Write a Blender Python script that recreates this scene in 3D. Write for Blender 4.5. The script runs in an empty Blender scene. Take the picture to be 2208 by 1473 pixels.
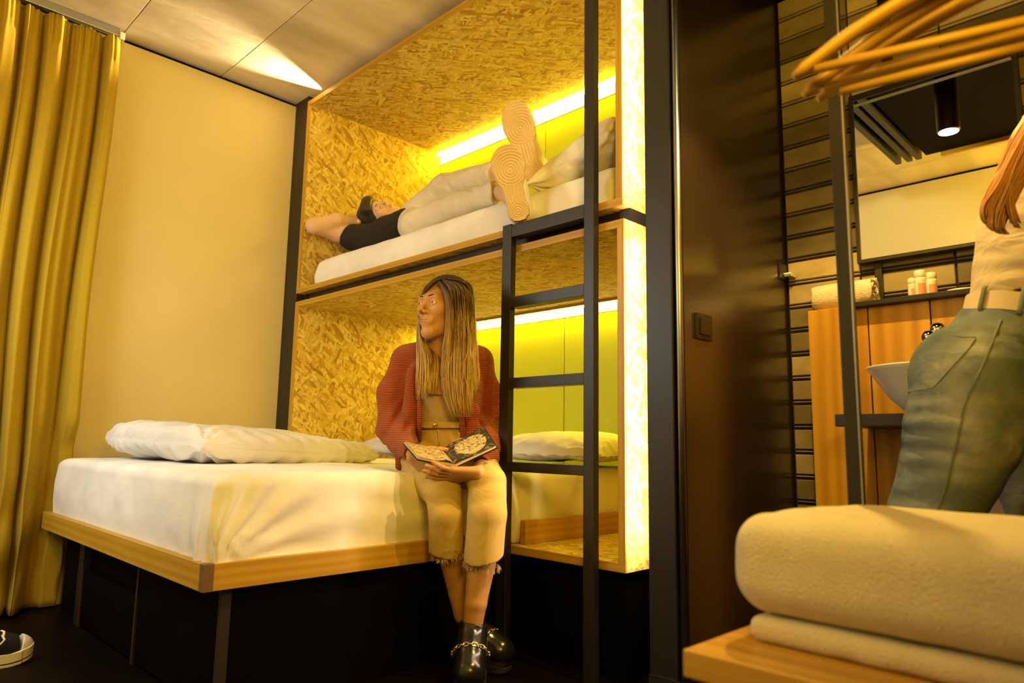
import bpy, bmesh, math, random
import numpy as np
from mathutils import Vector, Matrix, noise

random.seed(7); np.random.seed(7)
SC = bpy.context.scene
COL = SC.collection

# ------------------------------------------------------------------ camera, world, light, exposure
CAM_Z = 0.70
PITCH, ROLL, YAW, FPX = 8.142, 0.982, 44.887, 1514.6
_p, _r, _y = (math.radians(a) for a in (PITCH, ROLL, YAW))
_F = np.array([math.cos(_y)*math.cos(_p), math.sin(_y)*math.cos(_p), math.sin(_p)])
_rt = np.array([math.sin(_y), -math.cos(_y), 0.0])
_up = np.cross(_rt, _F)
_R = math.cos(_r)*_rt + math.sin(_r)*_up
_U = -math.sin(_r)*_rt + math.cos(_r)*_up
CAMPOS = np.array([0.0, 0.0, CAM_Z])

cam = bpy.data.cameras.new('camera')
cam.sensor_width = 36.0
cam.lens = FPX/2208*36.0
cam.clip_start = 0.02
cam.dof.use_dof = True
cam.dof.focus_distance = 2.45
cam.dof.aperture_fstop = 3.2
camo = bpy.data.objects.new('camera', cam)
camo.matrix_world = Matrix(((_R[0], _U[0], -_F[0], 0), (_R[1], _U[1], -_F[1], 0), (_R[2], _U[2], -_F[2], CAM_Z), (0, 0, 0, 1)))
COL.objects.link(camo)
SC.camera = camo

w = bpy.data.worlds.new('world'); SC.world = w; w.use_nodes = True
w.node_tree.nodes['Background'].inputs[0].default_value = (1.0, 0.72, 0.36, 1)
w.node_tree.nodes['Background'].inputs[1].default_value = 0.02

SC.view_settings.view_transform = 'Standard'
SC.view_settings.look = 'None'
SC.view_settings.exposure = 0.0
SC.view_settings.gamma = 1.0
SC.view_settings.use_curve_mapping = False
SC.cycles.use_denoising = True
SC.cycles.max_bounces = 8
SC.cycles.diffuse_bounces = 4
SC.cycles.sample_clamp_indirect = 6.0

def area_light(name, loc, target, sx, sy, watts, col, spread=180):
    l = bpy.data.lights.new(name, 'AREA'); l.shape = 'RECTANGLE'; l.size = sx; l.size_y = sy
    l.energy = watts; l.color = col; l.spread = math.radians(spread)
    o = bpy.data.objects.new(name, l); o.location = loc
    o.rotation_euler = (Vector(target)-Vector(loc)).to_track_quat('-Z', 'Y').to_euler()
    COL.objects.link(o); return o

def spot_light(name, loc, target, watts, col, ang, blend=0.3, rad=0.03):
    l = bpy.data.lights.new(name, 'SPOT'); l.energy = watts; l.color = col
    l.spot_size = math.radians(ang); l.spot_blend = blend; l.shadow_soft_size = rad
    o = bpy.data.objects.new(name, l); o.location = loc
    o.rotation_euler = (Vector(target)-Vector(loc)).to_track_quat('-Z', 'Y').to_euler()
    COL.objects.link(o); return o

# added fills, no source seen: warm upward, warm spot onto bed, neutral from left
area_light('room_fill', (0.20, -0.30, 1.55), (0.62, 1.35, 2.50), 0.5, 0.5, 43, (1.0, 0.58, 0.045))
spot_light('warm_fill_spot', (1.45, 0.45, 2.30), (0.95, 1.25, 1.70), 42, (1.0, 0.86, 0.34), 112, 0.35, 0.04)
area_light('left_fill', (-0.25, 2.70, 1.45), (0.9, 2.70, 0.65), 0.7, 0.9, 18.5, (0.93, 0.97, 0.92))
# thin strips that wash the outer end of the pods from the slot beside the partition
LED_WARM = (1.0, 0.70, 0.50)
for z0, z1 in ((0.40, 1.36), (1.50, 2.46)):
    area_light('slot_led', (1.80, 1.185, (z0+z1)/2), (1.80, 1.26, (z0+z1)/2), 0.02, z1-z0, 11, LED_WARM)
spot_light('ceiling_slot_lamp', (1.80, 3.235, 2.530), (0.5, 3.08, 2.553), 420, (1.0, 0.74, 0.40), 46, 1.0, 0.006)
spot_light('bathroom_spot', (1.70, 0.665, 1.975), (1.83, 0.60, 0.9), 76, (1.0, 0.60, 0.13), 116, 0.5, 0.012)

# ------------------------------------------------------------------ pixel-to-point helpers (photo frame 2208 x 1473)
def ray(px, py): return _F + _R*(px-1104)/FPX - _U*(py-736.5)/FPX
def C3(px, py, d): return CAMPOS + ray(px, py)*d
def onX(px, py, X): r = ray(px, py); return CAMPOS + r*(X/r[0])
def onY(px, py, Y): r = ray(px, py); return CAMPOS + r*(Y/r[1])
def onZ(px, py, Z): r = ray(px, py); return CAMPOS + r*((Z-CAM_Z)/r[2])
def camdir(r, u, t):
    "direction from right, up and towards-the-camera amounts"
    v = _R*r + _U*u - _F*t; return v/np.linalg.norm(v)
def unit(v): v = np.asarray(v, float); return v/np.linalg.norm(v)

# ------------------------------------------------------------------ materials
def newmat(name, color=(.5, .5, .5), rough=.6, metal=0.0, spec=0.5):
    m = bpy.data.materials.new(name); m.use_nodes = True
    b = m.node_tree.nodes['Principled BSDF']
    b.inputs['Base Color'].default_value = (*color, 1); b.inputs['Roughness'].default_value = rough
    b.inputs['Metallic'].default_value = metal; b.inputs['Specular IOR Level'].default_value = spec
    return m
class NT:
    def __init__(s, m): s.m = m; s.t = m.node_tree; s.b = s.t.nodes['Principled BSDF']
    def n(s, typ, **kw):
        nd = s.t.nodes.new(typ)
        for k, v in kw.items():
            if k.startswith('i_'):
                key = k[2:]; key = int(key) if key.isdigit() else key.replace('_', ' ')
                nd.inputs[key].default_value = v
            else: setattr(nd, k, v)
        return nd
    def l(s, a, ai, b, bi): s.t.links.new(a.outputs[ai], b.inputs[bi])
    def ramp(s, stops):
        r = s.n('ShaderNodeValToRGB'); e = r.color_ramp.elements
        e[0].position, e[0].color = stops[0][0], (*stops[0][1], 1); e[1].position, e[1].color = stops[-1][0], (*stops[-1][1], 1)
        for p, c in stops[1:-1]: x = e.new(p); x.color = (*c, 1)
        return r
    def bump(s, src, out, strength=.3, dist=.01):
        b = s.n('ShaderNodeBump'); b.inputs['Strength'].default_value = strength; b.inputs['Distance'].default_value = dist
        s.l(src, out, b, 'Height'); s.l(b, 'Normal', s.b, 'Normal'); return b
    def coord(s, kind='Object', scale=(1, 1, 1), rot=(0, 0, 0), loc=(0, 0, 0)):
        c = s.n('ShaderNodeTexCoord'); m = s.n('ShaderNodeMapping')
        m.inputs['Scale'].default_value = scale; m.inputs['Rotation'].default_value = rot; m.inputs['Location'].default_value = loc
        s.l(c, kind, m, 'Vector'); return m
    def mix(s, fac, a, b):
        m = s.n('ShaderNodeMix', data_type='RGBA')
        for key, v in ((0, fac), (6, a), (7, b)):
            if isinstance(v, tuple) and hasattr(v[0], 'outputs'): s.t.links.new(v[0].outputs[v[1]], m.inputs[key])
            elif key == 0: m.inputs[0].default_value = v
            else: m.inputs[key].default_value = (*v, 1)
        return m

def noisy(name, c1, c2, scale=8, rough=.7, bump=.1, bscale=60, bdist=.004, spec=.4, detail=4, lo=.35, hi=.65, stretch=(1, 1, 1)):
    m = newmat(name, c1, rough, 0, spec); t = NT(m)
    co = t.coord('Object', stretch)
    n1 = t.n('ShaderNodeTexNoise', i_Scale=scale, i_Detail=detail); t.l(co, 0, n1, 'Vector')
    r = t.ramp([(lo, c1), (hi, c2)]); t.l(n1, 'Fac', r, 'Fac'); t.l(r, 'Color', t.b, 'Base Color')
    if bump:
        n2 = t.n('ShaderNodeTexNoise', i_Scale=bscale, i_Detail=3.0); t.l(co, 0, n2, 'Vector'); t.bump(n2, 'Fac', bump, bdist)
    return m

def mat_osb(name):
    m = newmat(name, (.6, .4, .17), .62, 0, .3); t = NT(m)
    layers = []
    for i, (ang, sc) in enumerate(((0.3, 1.0), (1.35, 1.1), (2.3, .9), (2.9, 1.25), (0.85, 1.05))):
        co = t.coord('UV', (1, 1, 1), (0, 0, ang), (i*3.7, i*1.9, 0))
        wob = t.n('ShaderNodeTexNoise', i_Scale=11.0, i_Detail=2.0); t.l(co, 0, wob, 'Vector')
        add = t.n('ShaderNodeVectorMath', operation='MULTIPLY_ADD'); add.inputs[1].default_value = (.05, .05, 0)
        t.l(wob, 'Color', add, 0); t.l(co, 0, add, 2)
        mp = t.n('ShaderNodeMapping'); mp.inputs['Scale'].default_value = (19*sc, 76*sc, 1); t.l(add, 0, mp, 'Vector')
        v = t.n('ShaderNodeTexVoronoi', voronoi_dimensions='2D', i_Scale=1.0); t.l(mp, 0, v, 'Vector')
        e = t.n('ShaderNodeTexVoronoi', voronoi_dimensions='2D', feature='DISTANCE_TO_EDGE', i_Scale=1.0); t.l(mp, 0, e, 'Vector')
        sep = t.n('ShaderNodeSeparateColor'); t.l(v, 'Color', sep, 'Color')
        fine = t.n('ShaderNodeTexNoise', i_Scale=1.0, i_Detail=2.0)
        fm = t.n('ShaderNodeMapping'); fm.inputs['Scale'].default_value = (25, 420, 1); t.l(add, 0, fm, 'Vector'); t.l(fm, 0, fine, 'Vector')
        tone = t.n('ShaderNodeMath', operation='MULTIPLY_ADD'); tone.inputs[1].default_value = .25; t.l(fine, 'Fac', tone, 0)
        half = t.n('ShaderNodeMath', operation='MULTIPLY'); half.inputs[1].default_value = .78; t.l(sep, 1, half, 0)
        t.l(half, 0, tone, 2)
        layers.append((sep, tone, e))
    cur = layers[0]; h = (cur[1], 0); hedge = (cur[2], 'Distance')
    for L in layers[1:]:
        gt = t.n('ShaderNodeMath', operation='GREATER_THAN'); gt.inputs[1].default_value = .58; t.l(L[0], 0, gt, 0)
        mx = t.n('ShaderNodeMix'); t.l(gt, 0, mx, 0); t.l(h[0], h[1], mx, 2); t.l(L[1], 0, mx, 3); h = (mx, 0)
        mx2 = t.n('ShaderNodeMix'); t.l(gt, 0, mx2, 0); t.l(hedge[0], hedge[1], mx2, 2); t.l(L[2], 'Distance', mx2, 3); hedge = (mx2, 0)
    r = t.ramp([(.06, (.13, .055, .006)), (.16, (.38, .21, .025)), (.42, (.56, .37, .055)), (.62, (.66, .47, .09)), (.80, (.74, .57, .16)), (.93, (.42, .34, .09))])
    t.l(h[0], h[1], r, 'Fac')
    er = t.ramp([(.0, (.55, .48, .36)), (.045, (1, 1, 1))]); t.l(hedge[0], hedge[1], er, 'Fac')
    mul = t.n('ShaderNodeMix', data_type='RGBA', blend_type='MULTIPLY'); mul.inputs[0].default_value = .85
    t.l(r, 'Color', mul, 6); t.l(er, 'Color', mul, 7); t.l(mul, 2, t.b, 'Base Color')
    t.bump(h[0], h[1], .25, .002)
    return m

def mat_wood(name, c1, c2, scale=1.0, rough=.45, ring=3.0):
    m = newmat(name, c1, rough, 0, .4); t = NT(m)
    co = t.coord('UV', (2.2*scale, 26*scale, 1))
    oi = t.n('ShaderNodeObjectInfo')
    off = t.n('ShaderNodeVectorMath', operation='MULTIPLY_ADD'); off.inputs[1].default_value = (17, 9, 5)
    t.l(oi, 'Random', off, 0); t.l(co, 0, off, 2)
    n1 = t.n('ShaderNodeTexNoise', i_Scale=1.0, i_Detail=6.0, i_Distortion=.6); t.l(off, 0, n1, 'Vector')
    wv = t.n('ShaderNodeTexWave', i_Scale=.45, i_Distortion=ring, i_Detail=2.0); wv.bands_direction = 'Y'; t.l(off, 0, wv, 'Vector')
    f = t.n('ShaderNodeMath', operation='MULTIPLY_ADD'); f.inputs[1].default_value = .35; t.l(wv, 'Fac', f, 0); t.l(n1, 'Fac', f, 2)
    r = t.ramp([(.3, c2), (.85, c1)]); t.l(f, 0, r, 'Fac'); t.l(r, 'Color', t.b, 'Base Color')
    t.bump(n1, 'Fac', .12, .002)
    return m

def mat_emit(name, col, strength):
    m = bpy.data.materials.new(name); m.use_nodes = True; nt = m.node_tree
    nt.nodes.remove(nt.nodes['Principled BSDF']); e = nt.nodes.new('ShaderNodeEmission')
    e.inputs[0].default_value = (*col, 1); e.inputs[1].default_value = strength
    nt.links.new(e.outputs[0], nt.nodes['Material Output'].inputs[0]); return m

def mat_cloth(name, c, weave=900, rough=.85, bump=.15, wrinkle=0.0, wscale=9, sheen=.0, c2=None, var=4):
    m = newmat(name, c, rough, 0, .25); t = NT(m)
    co = t.coord('Object')
    n0 = t.n('ShaderNodeTexNoise', i_Scale=float(var), i_Detail=3.0); t.l(co, 0, n0, 'Vector')
    c2 = c2 or tuple(x*.86 for x in c)
    r = t.ramp([(.35, c2), (.6, c)]); t.l(n0, 'Fac', r, 'Fac'); t.l(r, 'Color', t.b, 'Base Color')
    n1 = t.n('ShaderNodeTexNoise', i_Scale=float(weave), i_Detail=2.0); t.l(co, 0, n1, 'Vector')
    b = t.bump(n1, 'Fac', bump, .001)
    if wrinkle:
        n2 = t.n('ShaderNodeTexNoise', i_Scale=float(wscale), i_Detail=3.0, i_Distortion=1.2); t.l(co, 0, n2, 'Vector')
        b2 = t.n('ShaderNodeBump'); b2.inputs['Strength'].default_value = wrinkle; b2.inputs['Distance'].default_value = .02
        t.l(n2, 'Fac', b2, 'Height'); t.l(b2, 'Normal', b, 'Normal')
    if sheen: t.b.inputs['Sheen Weight'].default_value = sheen
    return m

M = {}
M['wall'] = noisy('cream_wall_paint', (.655, .535, .235), (.68, .555, .25), 3, .55, .04, 300, .001)
M['wall_white'] = noisy('pale_wall_paint', (.82, .79, .74), (.84, .81, .76), 3, .55, .04, 300, .001)
M['concrete'] = noisy('board_marked_concrete', (.50, .43, .31), (.86, .77, .60), 3.2, .38, .25, 14, .006, .5, 6, .3, .7, (.35, 1.4, 1))
M['floor'] = noisy('dark_floor', (.0035, .002, .0012), (.006, .004, .0025), 5, .5, .05, 80, .002, .06)
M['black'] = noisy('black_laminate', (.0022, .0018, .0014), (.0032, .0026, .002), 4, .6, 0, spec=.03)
M['metal_black'] = newmat('powder_coated_black_steel', (.014, .011, .008), .42, 0.0, .5)
M['pillar'] = newmat('dark_painted_pillar', (.030, .024, .012), .6, 0, .3)
M['panel_dark'] = noisy('dark_brown_satin_panel', (.020, .011, .007), (.026, .015, .009), 30, .30, .03, 200, .001, 1.0, stretch=(1, 1, 12))
M['panel_dark'].node_tree.nodes['Principled BSDF'].inputs['Coat Weight'].default_value = 0.45
M['panel_dark'].node_tree.nodes['Principled BSDF'].inputs['Coat Roughness'].default_value = .24
M['panel_dark'].node_tree.nodes['Principled BSDF'].inputs['Coat IOR'].default_value = 1.7
M['steel'] = newmat('brushed_steel_edge', (.42, .42, .42), .35, 1.0)
M['osb'] = mat_osb('oriented_strand_board')
M['oak'] = mat_wood('oak_edge', (.53, .31, .025), (.40, .21, .013))
M['oak_cab'] = mat_wood('knotty_oak', (.58, .32, .030), (.38, .18, .014), .6, .5, 5)
M['bench'] = mat_wood('lacquered_oak_bench', (.58, .34, .055), (.44, .24, .035), .7, .35, 4)
M['green'] = noisy('lime_laminate', (.52, .58, .035), (.53, .60, .04), 2, .32, 0, spec=.4)
M['valance'] = newmat('brown_valance', (.30, .16, .04), .5)
M['strip_dark'] = newmat('dark_edge_strip', (.020, .012, .006), .6)
M['endgrain'] = newmat('dark_end_grain', (.16, .085, .03), .7)
M['led'] = mat_emit('led_strip', (1.0, .70, .012), 86)
M['led_glow_band'] = mat_emit('led_glow_band', (1.0, .90, .42), 2.6)  # emissive band imitates the overexposed LED wash on the back panel
M['lamp_on'] = mat_emit('lamp_disc', (1.0, .80, .5), 30)
M['sheet'] = mat_cloth('white_cotton_sheet', (.86, .84, .80), 1400, .8, .05, .20, 5)
M['pillowcase'] = mat_cloth('white_cotton_pillowcase', (.74, .73, .71), 1400, .8, .05, .25, 11)
M['duvet'] = mat_cloth('white_cotton_duvet', (.84, .80, .74), 1400, .8, .05, .5, 7)
M['curtain'] = mat_cloth('mustard_linen_curtain', (.42, .28, .011), 500, .9, .35, 0, sheen=.05, c2=(.36, .24, .009), var=420)
M['skin'] = noisy('skin', (.50, .25, .075), (.54, .28, .09), 18, .48, .05, 220, .001)
M['skin2'] = noisy('skin_fair', (.68, .42, .27), (.72, .46, .30), 18, .5, .05, 220, .001)
M['lips'] = newmat('lips', (.38, .13, .06), .45)
M['eye_white'] = newmat('eye_white', (.80, .74, .66), .2)
M['iris'] = newmat('iris', (.05, .03, .015), .15)
M['brow'] = newmat('eyebrow_hair', (.06, .035, .012), .7)
M['black_hair'] = noisy('black_hair', (.012, .009, .007), (.035, .024, .015), 90, .45, .5, 240, .003, .5, stretch=(1, 6, 1))
M['tank'] = mat_cloth('beige_ribbed_top', (.56, .43, .26), 700, .85, .15, .15, 14)
M['trousers'] = mat_cloth('cream_denim', (.58, .41, .11), 900, .85, .2, .35, 9)
M['fray'] = newmat('frayed_cotton', (.80, .66, .40), .9)
M['boy_trousers'] = mat_cloth('pale_grey_trousers', (.80, .73, .56), 900, .85, .2, .5, 12)
M['black_shirt'] = mat_cloth('black_cotton_shirt', (.022, .019, .015), 800, .85, .2, .4, 20)
M['print'] = newmat('white_print', (.75, .70, .58), .7)
M['leather'] = newmat('black_leather', (.010, .009, .007), .22, 0, .6)
M['rubber'] = newmat('black_rubber', (.014, .012, .009), .6)
M['chain'] = newmat('gold_chain', (.80, .66, .34), .22, 1.0)
M['shoe_white'] = newmat('white_shoe_leather', (.74, .64, .48), .5)
M['gum'] = noisy('tan_rubber_sole', (.62, .44, .20), (.68, .49, .23), 12, .6, 0)
M['white_rubber'] = newmat('white_rubber', (.78, .70, .52), .5)
M['canvas'] = mat_cloth('black_canvas', (.012, .010, .012), 600, .9, .3)
M['lace'] = newmat('white_lace', (.80, .72, .56), .8)
M['towel'] = noisy('white_terry_towel', (.88, .80, .58), (.93, .85, .63), 22, .95, .9, 420, .006, .15)
M['towel_small'] = noisy('white_terry_hand_towel', (.80, .70, .58), (.86, .77, .64), 40, .95, 1.0, 260, .006, .15)
M['hanger'] = mat_wood('varnished_beech_hanger', (.47, .28, .035), (.38, .21, .02), 1.0, .45)
M['ceramic'] = newmat('white_ceramic', (.74, .70, .64), .18)
M['chrome'] = newmat('chrome', (.85, .85, .85), .06, 1.0)
M['mirror'] = newmat('mirror_glass', (.95, .95, .93), .0, 1.0)
M['bottle'] = newmat('milky_plastic', (.80, .72, .64), .35)
M['bottle_label'] = newmat('salmon_label', (.74, .30, .16), .5)
M['soap'] = newmat('soap', (.80, .66, .34), .4)
M['switch'] = newmat('dark_bronze_switch', (.035, .026, .016), .35, .4)
M['page'] = newmat('page_edges', (.62, .50, .26), .8)
M['white_top'] = mat_cloth('white_cotton_top', (.60, .50, .34), 900, .85, .15, .5, 13)
M['belt'] = newmat('white_belt', (.62, .50, .33), .5)

def mat_tile():
    m = newmat('glazed_tile', (.3, .25, .15), .28, 0, .6); t = NT(m)
    oi = t.n('ShaderNodeObjectInfo')
    r = t.ramp([(0, (.09, .075, .04)), (.35, (.19, .155, .08)), (.7, (.36, .29, .16)), (1, (.62, .50, .30))])
    co = t.coord('Object', (3, 9, 22)); n1 = t.n('ShaderNodeTexNoise', i_Scale=1.0, i_Detail=4.0)
    off = t.n('ShaderNodeVectorMath', operation='MULTIPLY_ADD'); off.inputs[1].default_value = (40, 40, 40)
    t.l(oi, 'Random', off, 0); t.l(co, 0, off, 2); t.l(off, 0, n1, 'Vector')
    a = t.n('ShaderNodeMath', operation='MULTIPLY_ADD'); a.inputs[1].default_value = .5; t.l(n1, 'Fac', a, 0)
    s = t.n('ShaderNodeMath', operation='MULTIPLY_ADD'); s.inputs[1].default_value = .95; s.inputs[2].default_value = -.22; t.l(oi, 'Random', s, 0)
    t.l(s, 0, a, 2); t.l(a, 0, r, 'Fac'); t.l(r, 'Color', t.b, 'Base Color')
    t.bump(n1, 'Fac', .25, .003); return m
M['tile'] = mat_tile()
M['grout'] = newmat('dark_grout', (.020, .015, .010), .9)

def mat_denim():
    m = newmat('light_blue_denim', (.3, .36, .40), .85, 0, .2); t = NT(m); co = t.coord('Object')
    n0 = t.n('ShaderNodeTexNoise', i_Scale=7.0, i_Detail=5.0); t.l(co, 0, n0, 'Vector')
    r = t.ramp([(.3, (.085, .12, .15)), (.5, (.17, .205, .225)), (.7, (.38, .39, .37))]); t.l(n0, 'Fac', r, 'Fac')
    n1 = t.n('ShaderNodeTexNoise', i_Scale=700.0); t.l(co, 0, n1, 'Vector')
    mx = t.mix((n1, 'Fac'), (.7, .7, .7), (1.15, 1.15, 1.15)); mul = t.n('ShaderNodeMix', data_type='RGBA', blend_type='MULTIPLY'); mul.inputs[0].default_value = .6
    t.l(r, 'Color', mul, 6); t.l(mx, 2, mul, 7); t.l(mul, 2, t.b, 'Base Color')
    n2 = t.n('ShaderNodeTexNoise', i_Scale=16.0, i_Detail=3.0, i_Distortion=1.0); t.l(co, 0, n2, 'Vector')
    t.bump(n2, 'Fac', .35, .015); return m
M['denim'] = mat_denim()
M['denim_dark'] = newmat('denim_seam', (.13, .16, .17), .9)

def mat_knit():
    m = newmat('rust_knit', (.45, .10, .02), .9, 0, .2); t = NT(m); co = t.coord('Object')
    wv = t.n('ShaderNodeTexWave', i_Scale=52.0, i_Distortion=2.6, i_Detail=1.0, i_Detail_Scale=.6); wv.bands_direction = 'Z'; t.l(co, 0, wv, 'Vector')
    wv2 = t.n('ShaderNodeTexWave', i_Scale=60.0, i_Distortion=1.0); wv2.bands_direction = 'DIAGONAL'; t.l(co, 0, wv2, 'Vector')
    n = t.n('ShaderNodeTexNoise', i_Scale=120.0, i_Detail=2.0); t.l(co, 0, n, 'Vector')
    r = t.ramp([(.0, (.22, .036, .008)), (.6, (.42, .080, .014)), (1, (.48, .10, .02))]); t.l(wv, 'Fac', r, 'Fac'); t.l(r, 'Color', t.b, 'Base Color')
    s = t.n('ShaderNodeMath', operation='MULTIPLY_ADD'); s.inputs[1].default_value = .4; t.l(wv2, 'Fac', s, 0); t.l(wv, 'Fac', s, 2)
    t.bump(s, 0, .7, .006); t.b.inputs['Sheen Weight'].default_value = .15; return m
M['knit'] = mat_knit()

def mat_long_hair(name, root, mid, tip):
    m = newmat(name, root, .42, 0, .5); t = NT(m)
    c = t.n('ShaderNodeTexCoord'); sp = t.n('ShaderNodeSeparateXYZ'); t.l(c, 'UV', sp, 0)
    n = t.n('ShaderNodeMath', operation='MULTIPLY_ADD'); n.inputs[1].default_value = .34; t.l(sp, 0, n, 0); t.l(sp, 1, n, 2)
    r = t.ramp([(.28, root), (.66, mid), (.98, tip)]); t.l(n, 0, r, 'Fac'); t.l(r, 'Color', t.b, 'Base Color'); return m
M['hair_long'] = mat_long_hair('brown_to_blonde_hair', (.040, .020, .005), (.22, .125, .030), (.66, .44, .13))
M['hair_red'] = mat_long_hair('strawberry_hair', (.42, .17, .05), (.55, .24, .07), (.66, .34, .11))
M['hair_root'] = noisy('brown_scalp_hair', (.022, .010, .003), (.038, .018, .005), 60, .5, .4, 300, .002)

def mat_page(name, seed, dark):
    m = newmat(name, (.6, .45, .2), .6); t = NT(m)
    co = t.coord('UV', (1, 1, 1), (0, 0, 0), (seed, seed*.7, 0))
    n = t.n('ShaderNodeTexNoise', i_Scale=9.0, i_Detail=6.0, i_Distortion=1.5); t.l(co, 0, n, 'Vector')
    if dark:
        # dark border with a cream oval holding a loose drawing
        cu = t.coord('UV', (1/.36, 1/.40, 1), (0, 0, 0), (-.55/.36, -.5/.40, 0))
        ln = t.n('ShaderNodeVectorMath', operation='LENGTH'); t.l(cu, 0, ln, 0)
        edge = t.n('ShaderNodeMath', operation='LESS_THAN'); edge.inputs[1].default_value = 1.0; t.l(ln, 'Value', edge, 0)
        rin = t.ramp([(.36, (.05, .04, .015)), (.44, (.40, .30, .11)), (.6, (.60, .47, .20)), (.75, (.30, .27, .10))]); t.l(n, 'Fac', rin, 'Fac')
        rout = t.ramp([(.45, (.025, .02, .008)), (.56, (.05, .04, .015)), (.66, (.36, .28, .12)), (.72, (.03, .025, .01))]); t.l(n, 'Fac', rout, 'Fac')
        mx = t.mix((edge, 0), (0, 0, 0), (1, 1, 1)); t.l(rout, 'Color', mx, 6); t.l(rin, 'Color', mx, 7); t.l(mx, 2, t.b, 'Base Color')
    else:
        r = t.ramp([(.36, (.10, .075, .02)), (.46, (.42, .30, .09)), (.62, (.60, .44, .16)), (.75, (.28, .22, .08))]); t.l(n, 'Fac', r, 'Fac'); t.l(r, 'Color', t.b, 'Base Color')
    return m
M['page_left'] = mat_page('printed_page', 3.1, False)
M['page_right'] = mat_page('printed_page_oval', 7.3, True)

# ------------------------------------------------------------------ mesh helpers
def thing(name, label, cat, loc, group=None):
    o = bpy.data.objects.new(name, None); COL.objects.link(o)
    o.location = loc; o.empty_display_size = .05; o['label'] = label; o['category'] = cat
    if group: o['group'] = group
    return o
def tag(o, label, cat, group=None):
    o['label'] = label; o['category'] = cat
    if group: o['group'] = group
    return o
def world_loc(o):
    v = Vector(o.location)
    while o.parent: o = o.parent; v += Vector(o.location)
    return v
def mk(name, V, F, mat, parent=None, smooth=False, uv=None, org=None, label=None):
    """one mesh object; V in world coordinates, shifted to the parent's place (or to org for a top-level one)"""
    V = np.asarray(V, np.float32).reshape(-1, 3)
    base = np.array(world_loc(parent)) if parent else (np.array(org) if org is not None else np.array([*(V.min(0)+V.max(0))[:2]/2, V[:, 2].min()]))
    own = np.zeros(3) if parent is None or org is None else np.array(org)-base
    me = bpy.data.meshes.new(name)
    me.from_pydata((V-base-own).tolist(), [], F if isinstance(F, list) else F.tolist())
    if uv is not None:
        l = me.uv_layers.new(name='UVMap'); idx = np.empty(len(me.loops), np.int32); me.loops.foreach_get('vertex_index', idx)
        l.data.foreach_set('uv', np.asarray(uv, np.float32)[idx].ravel())
    me.materials.append(mat)
    if smooth: me.polygons.foreach_set('use_smooth', np.ones(len(me.polygons), bool))
    me.update()
    o = bpy.data.objects.new(name, me); COL.objects.link(o)
    if parent: o.parent = parent; o.location = own
    else: o.location = base
    if label: o['label'] = label
    return o
def boxuv(me, grain=None):
    l = me.uv_layers.new(name='UVMap')
    for p in me.polygons:
        n = p.normal; a = max(range(3), key=lambda i: abs(n[i])); ax = [i for i in range(3) if i != a]
        if grain is not None and grain in ax: ax = [grain, [i for i in ax if i != grain][0]]
        for li in p.loop_indices:
            co = me.vertices[me.loops[li].vertex_index].co; l.data[li].uv = (co[ax[0]]+.37*a, co[ax[1]]+.61*a)
def bx(name, lo, hi, mat, parent=None, bevel=0.0, grain=None, rot=None, label=None, kind=None):
    """bevelled box between two world corners"""
    lo = np.minimum(lo, hi).astype(float) if isinstance(lo, np.ndarray) else np.array([min(a, b) for a, b in zip(lo, hi)], float)
    hi2 = np.array([max(a, b) for a, b in zip(lo, hi)], float)
    c = (lo+hi2)/2; d = hi2-lo
    bm = bmesh.new(); bmesh.ops.create_cube(bm, size=1.0)
    bmesh.ops.scale(bm, vec=d, verts=bm.verts)
    if bevel: bmesh.ops.bevel(bm, geom=bm.edges[:], offset=min(bevel, .45*d.min()), segments=2, profile=.7, affect='EDGES')
    me = bpy.data.meshes.new(name); bm.to_mesh(me); bm.free(); boxuv(me, grain); me.materials.append(mat)
    o = bpy.data.objects.new(name, me); COL.objects.link(o)
    o.location = c - (np.array(world_loc(parent)) if parent else 0)
    if parent: o.parent = parent
    if rot: o.rotation_euler = rot
    if label: o['label'] = label
    if kind: o['kind'] = kind
    return o
def tube(pts, rad, n=8, closed=False, flat=None):
    """swept tube; rad scalar or per-point; returns V, F, uv(u=around, v=along)"""
    P = np.asarray(pts, float); m = len(P); r = np.full(m, rad, float) if np.isscalar(rad) else np.asarray(rad, float)
    T = np.gradient(P, axis=0) if not closed else np.roll(P, -1, 0)-np.roll(P, 1, 0)
    T /= np.linalg.norm(T, axis=1)[:, None]+1e-12
    a = np.array([0, 0, 1.]) if abs(T[0][2]) < .9 else np.array([1., 0, 0])
    N = np.empty_like(P); nprev = np.cross(T[0], a); nprev /= np.linalg.norm(nprev)
    for i in range(m):
        nprev = nprev - T[i]*(nprev@T[i]); nprev /= np.linalg.norm(nprev)+1e-12; N[i] = nprev
    B = np.cross(T, N); an = np.arange(n)*2*math.pi/n
    fl = 1.0 if flat is None else flat
    V = P[:, None]+r[:, None, None]*(np.cos(an)[None, :, None]*N[:, None]+fl*np.sin(an)[None, :, None]*B[:, None])
    F = []
    rng = m if closed else m-1
    for i in range(rng):
        i2 = (i+1) % m
        for j in range(n):
            j2 = (j+1) % n; F.append([i*n+j, i*n+j2, i2*n+j2, i2*n+j])
    if not closed: F.append([j for j in range(n)][::-1]); F.append([(m-1)*n+j for j in range(n)])
    uv = np.stack([np.tile(np.arange(n)/n, m), np.repeat(np.linspace(0, 1, m), n)], 1)
    return V.reshape(-1, 3), F, uv
def merge(parts):
    V = []; F = []; UV = []; k = 0
    for p in parts:
        V.append(np.asarray(p[0])); F += [[i+k for i in f] for f in p[1]]; k += len(p[0])
        if len(p) > 2: UV.append(p[2])
    return np.concatenate(V), F, (np.concatenate(UV) if UV else None)
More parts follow.
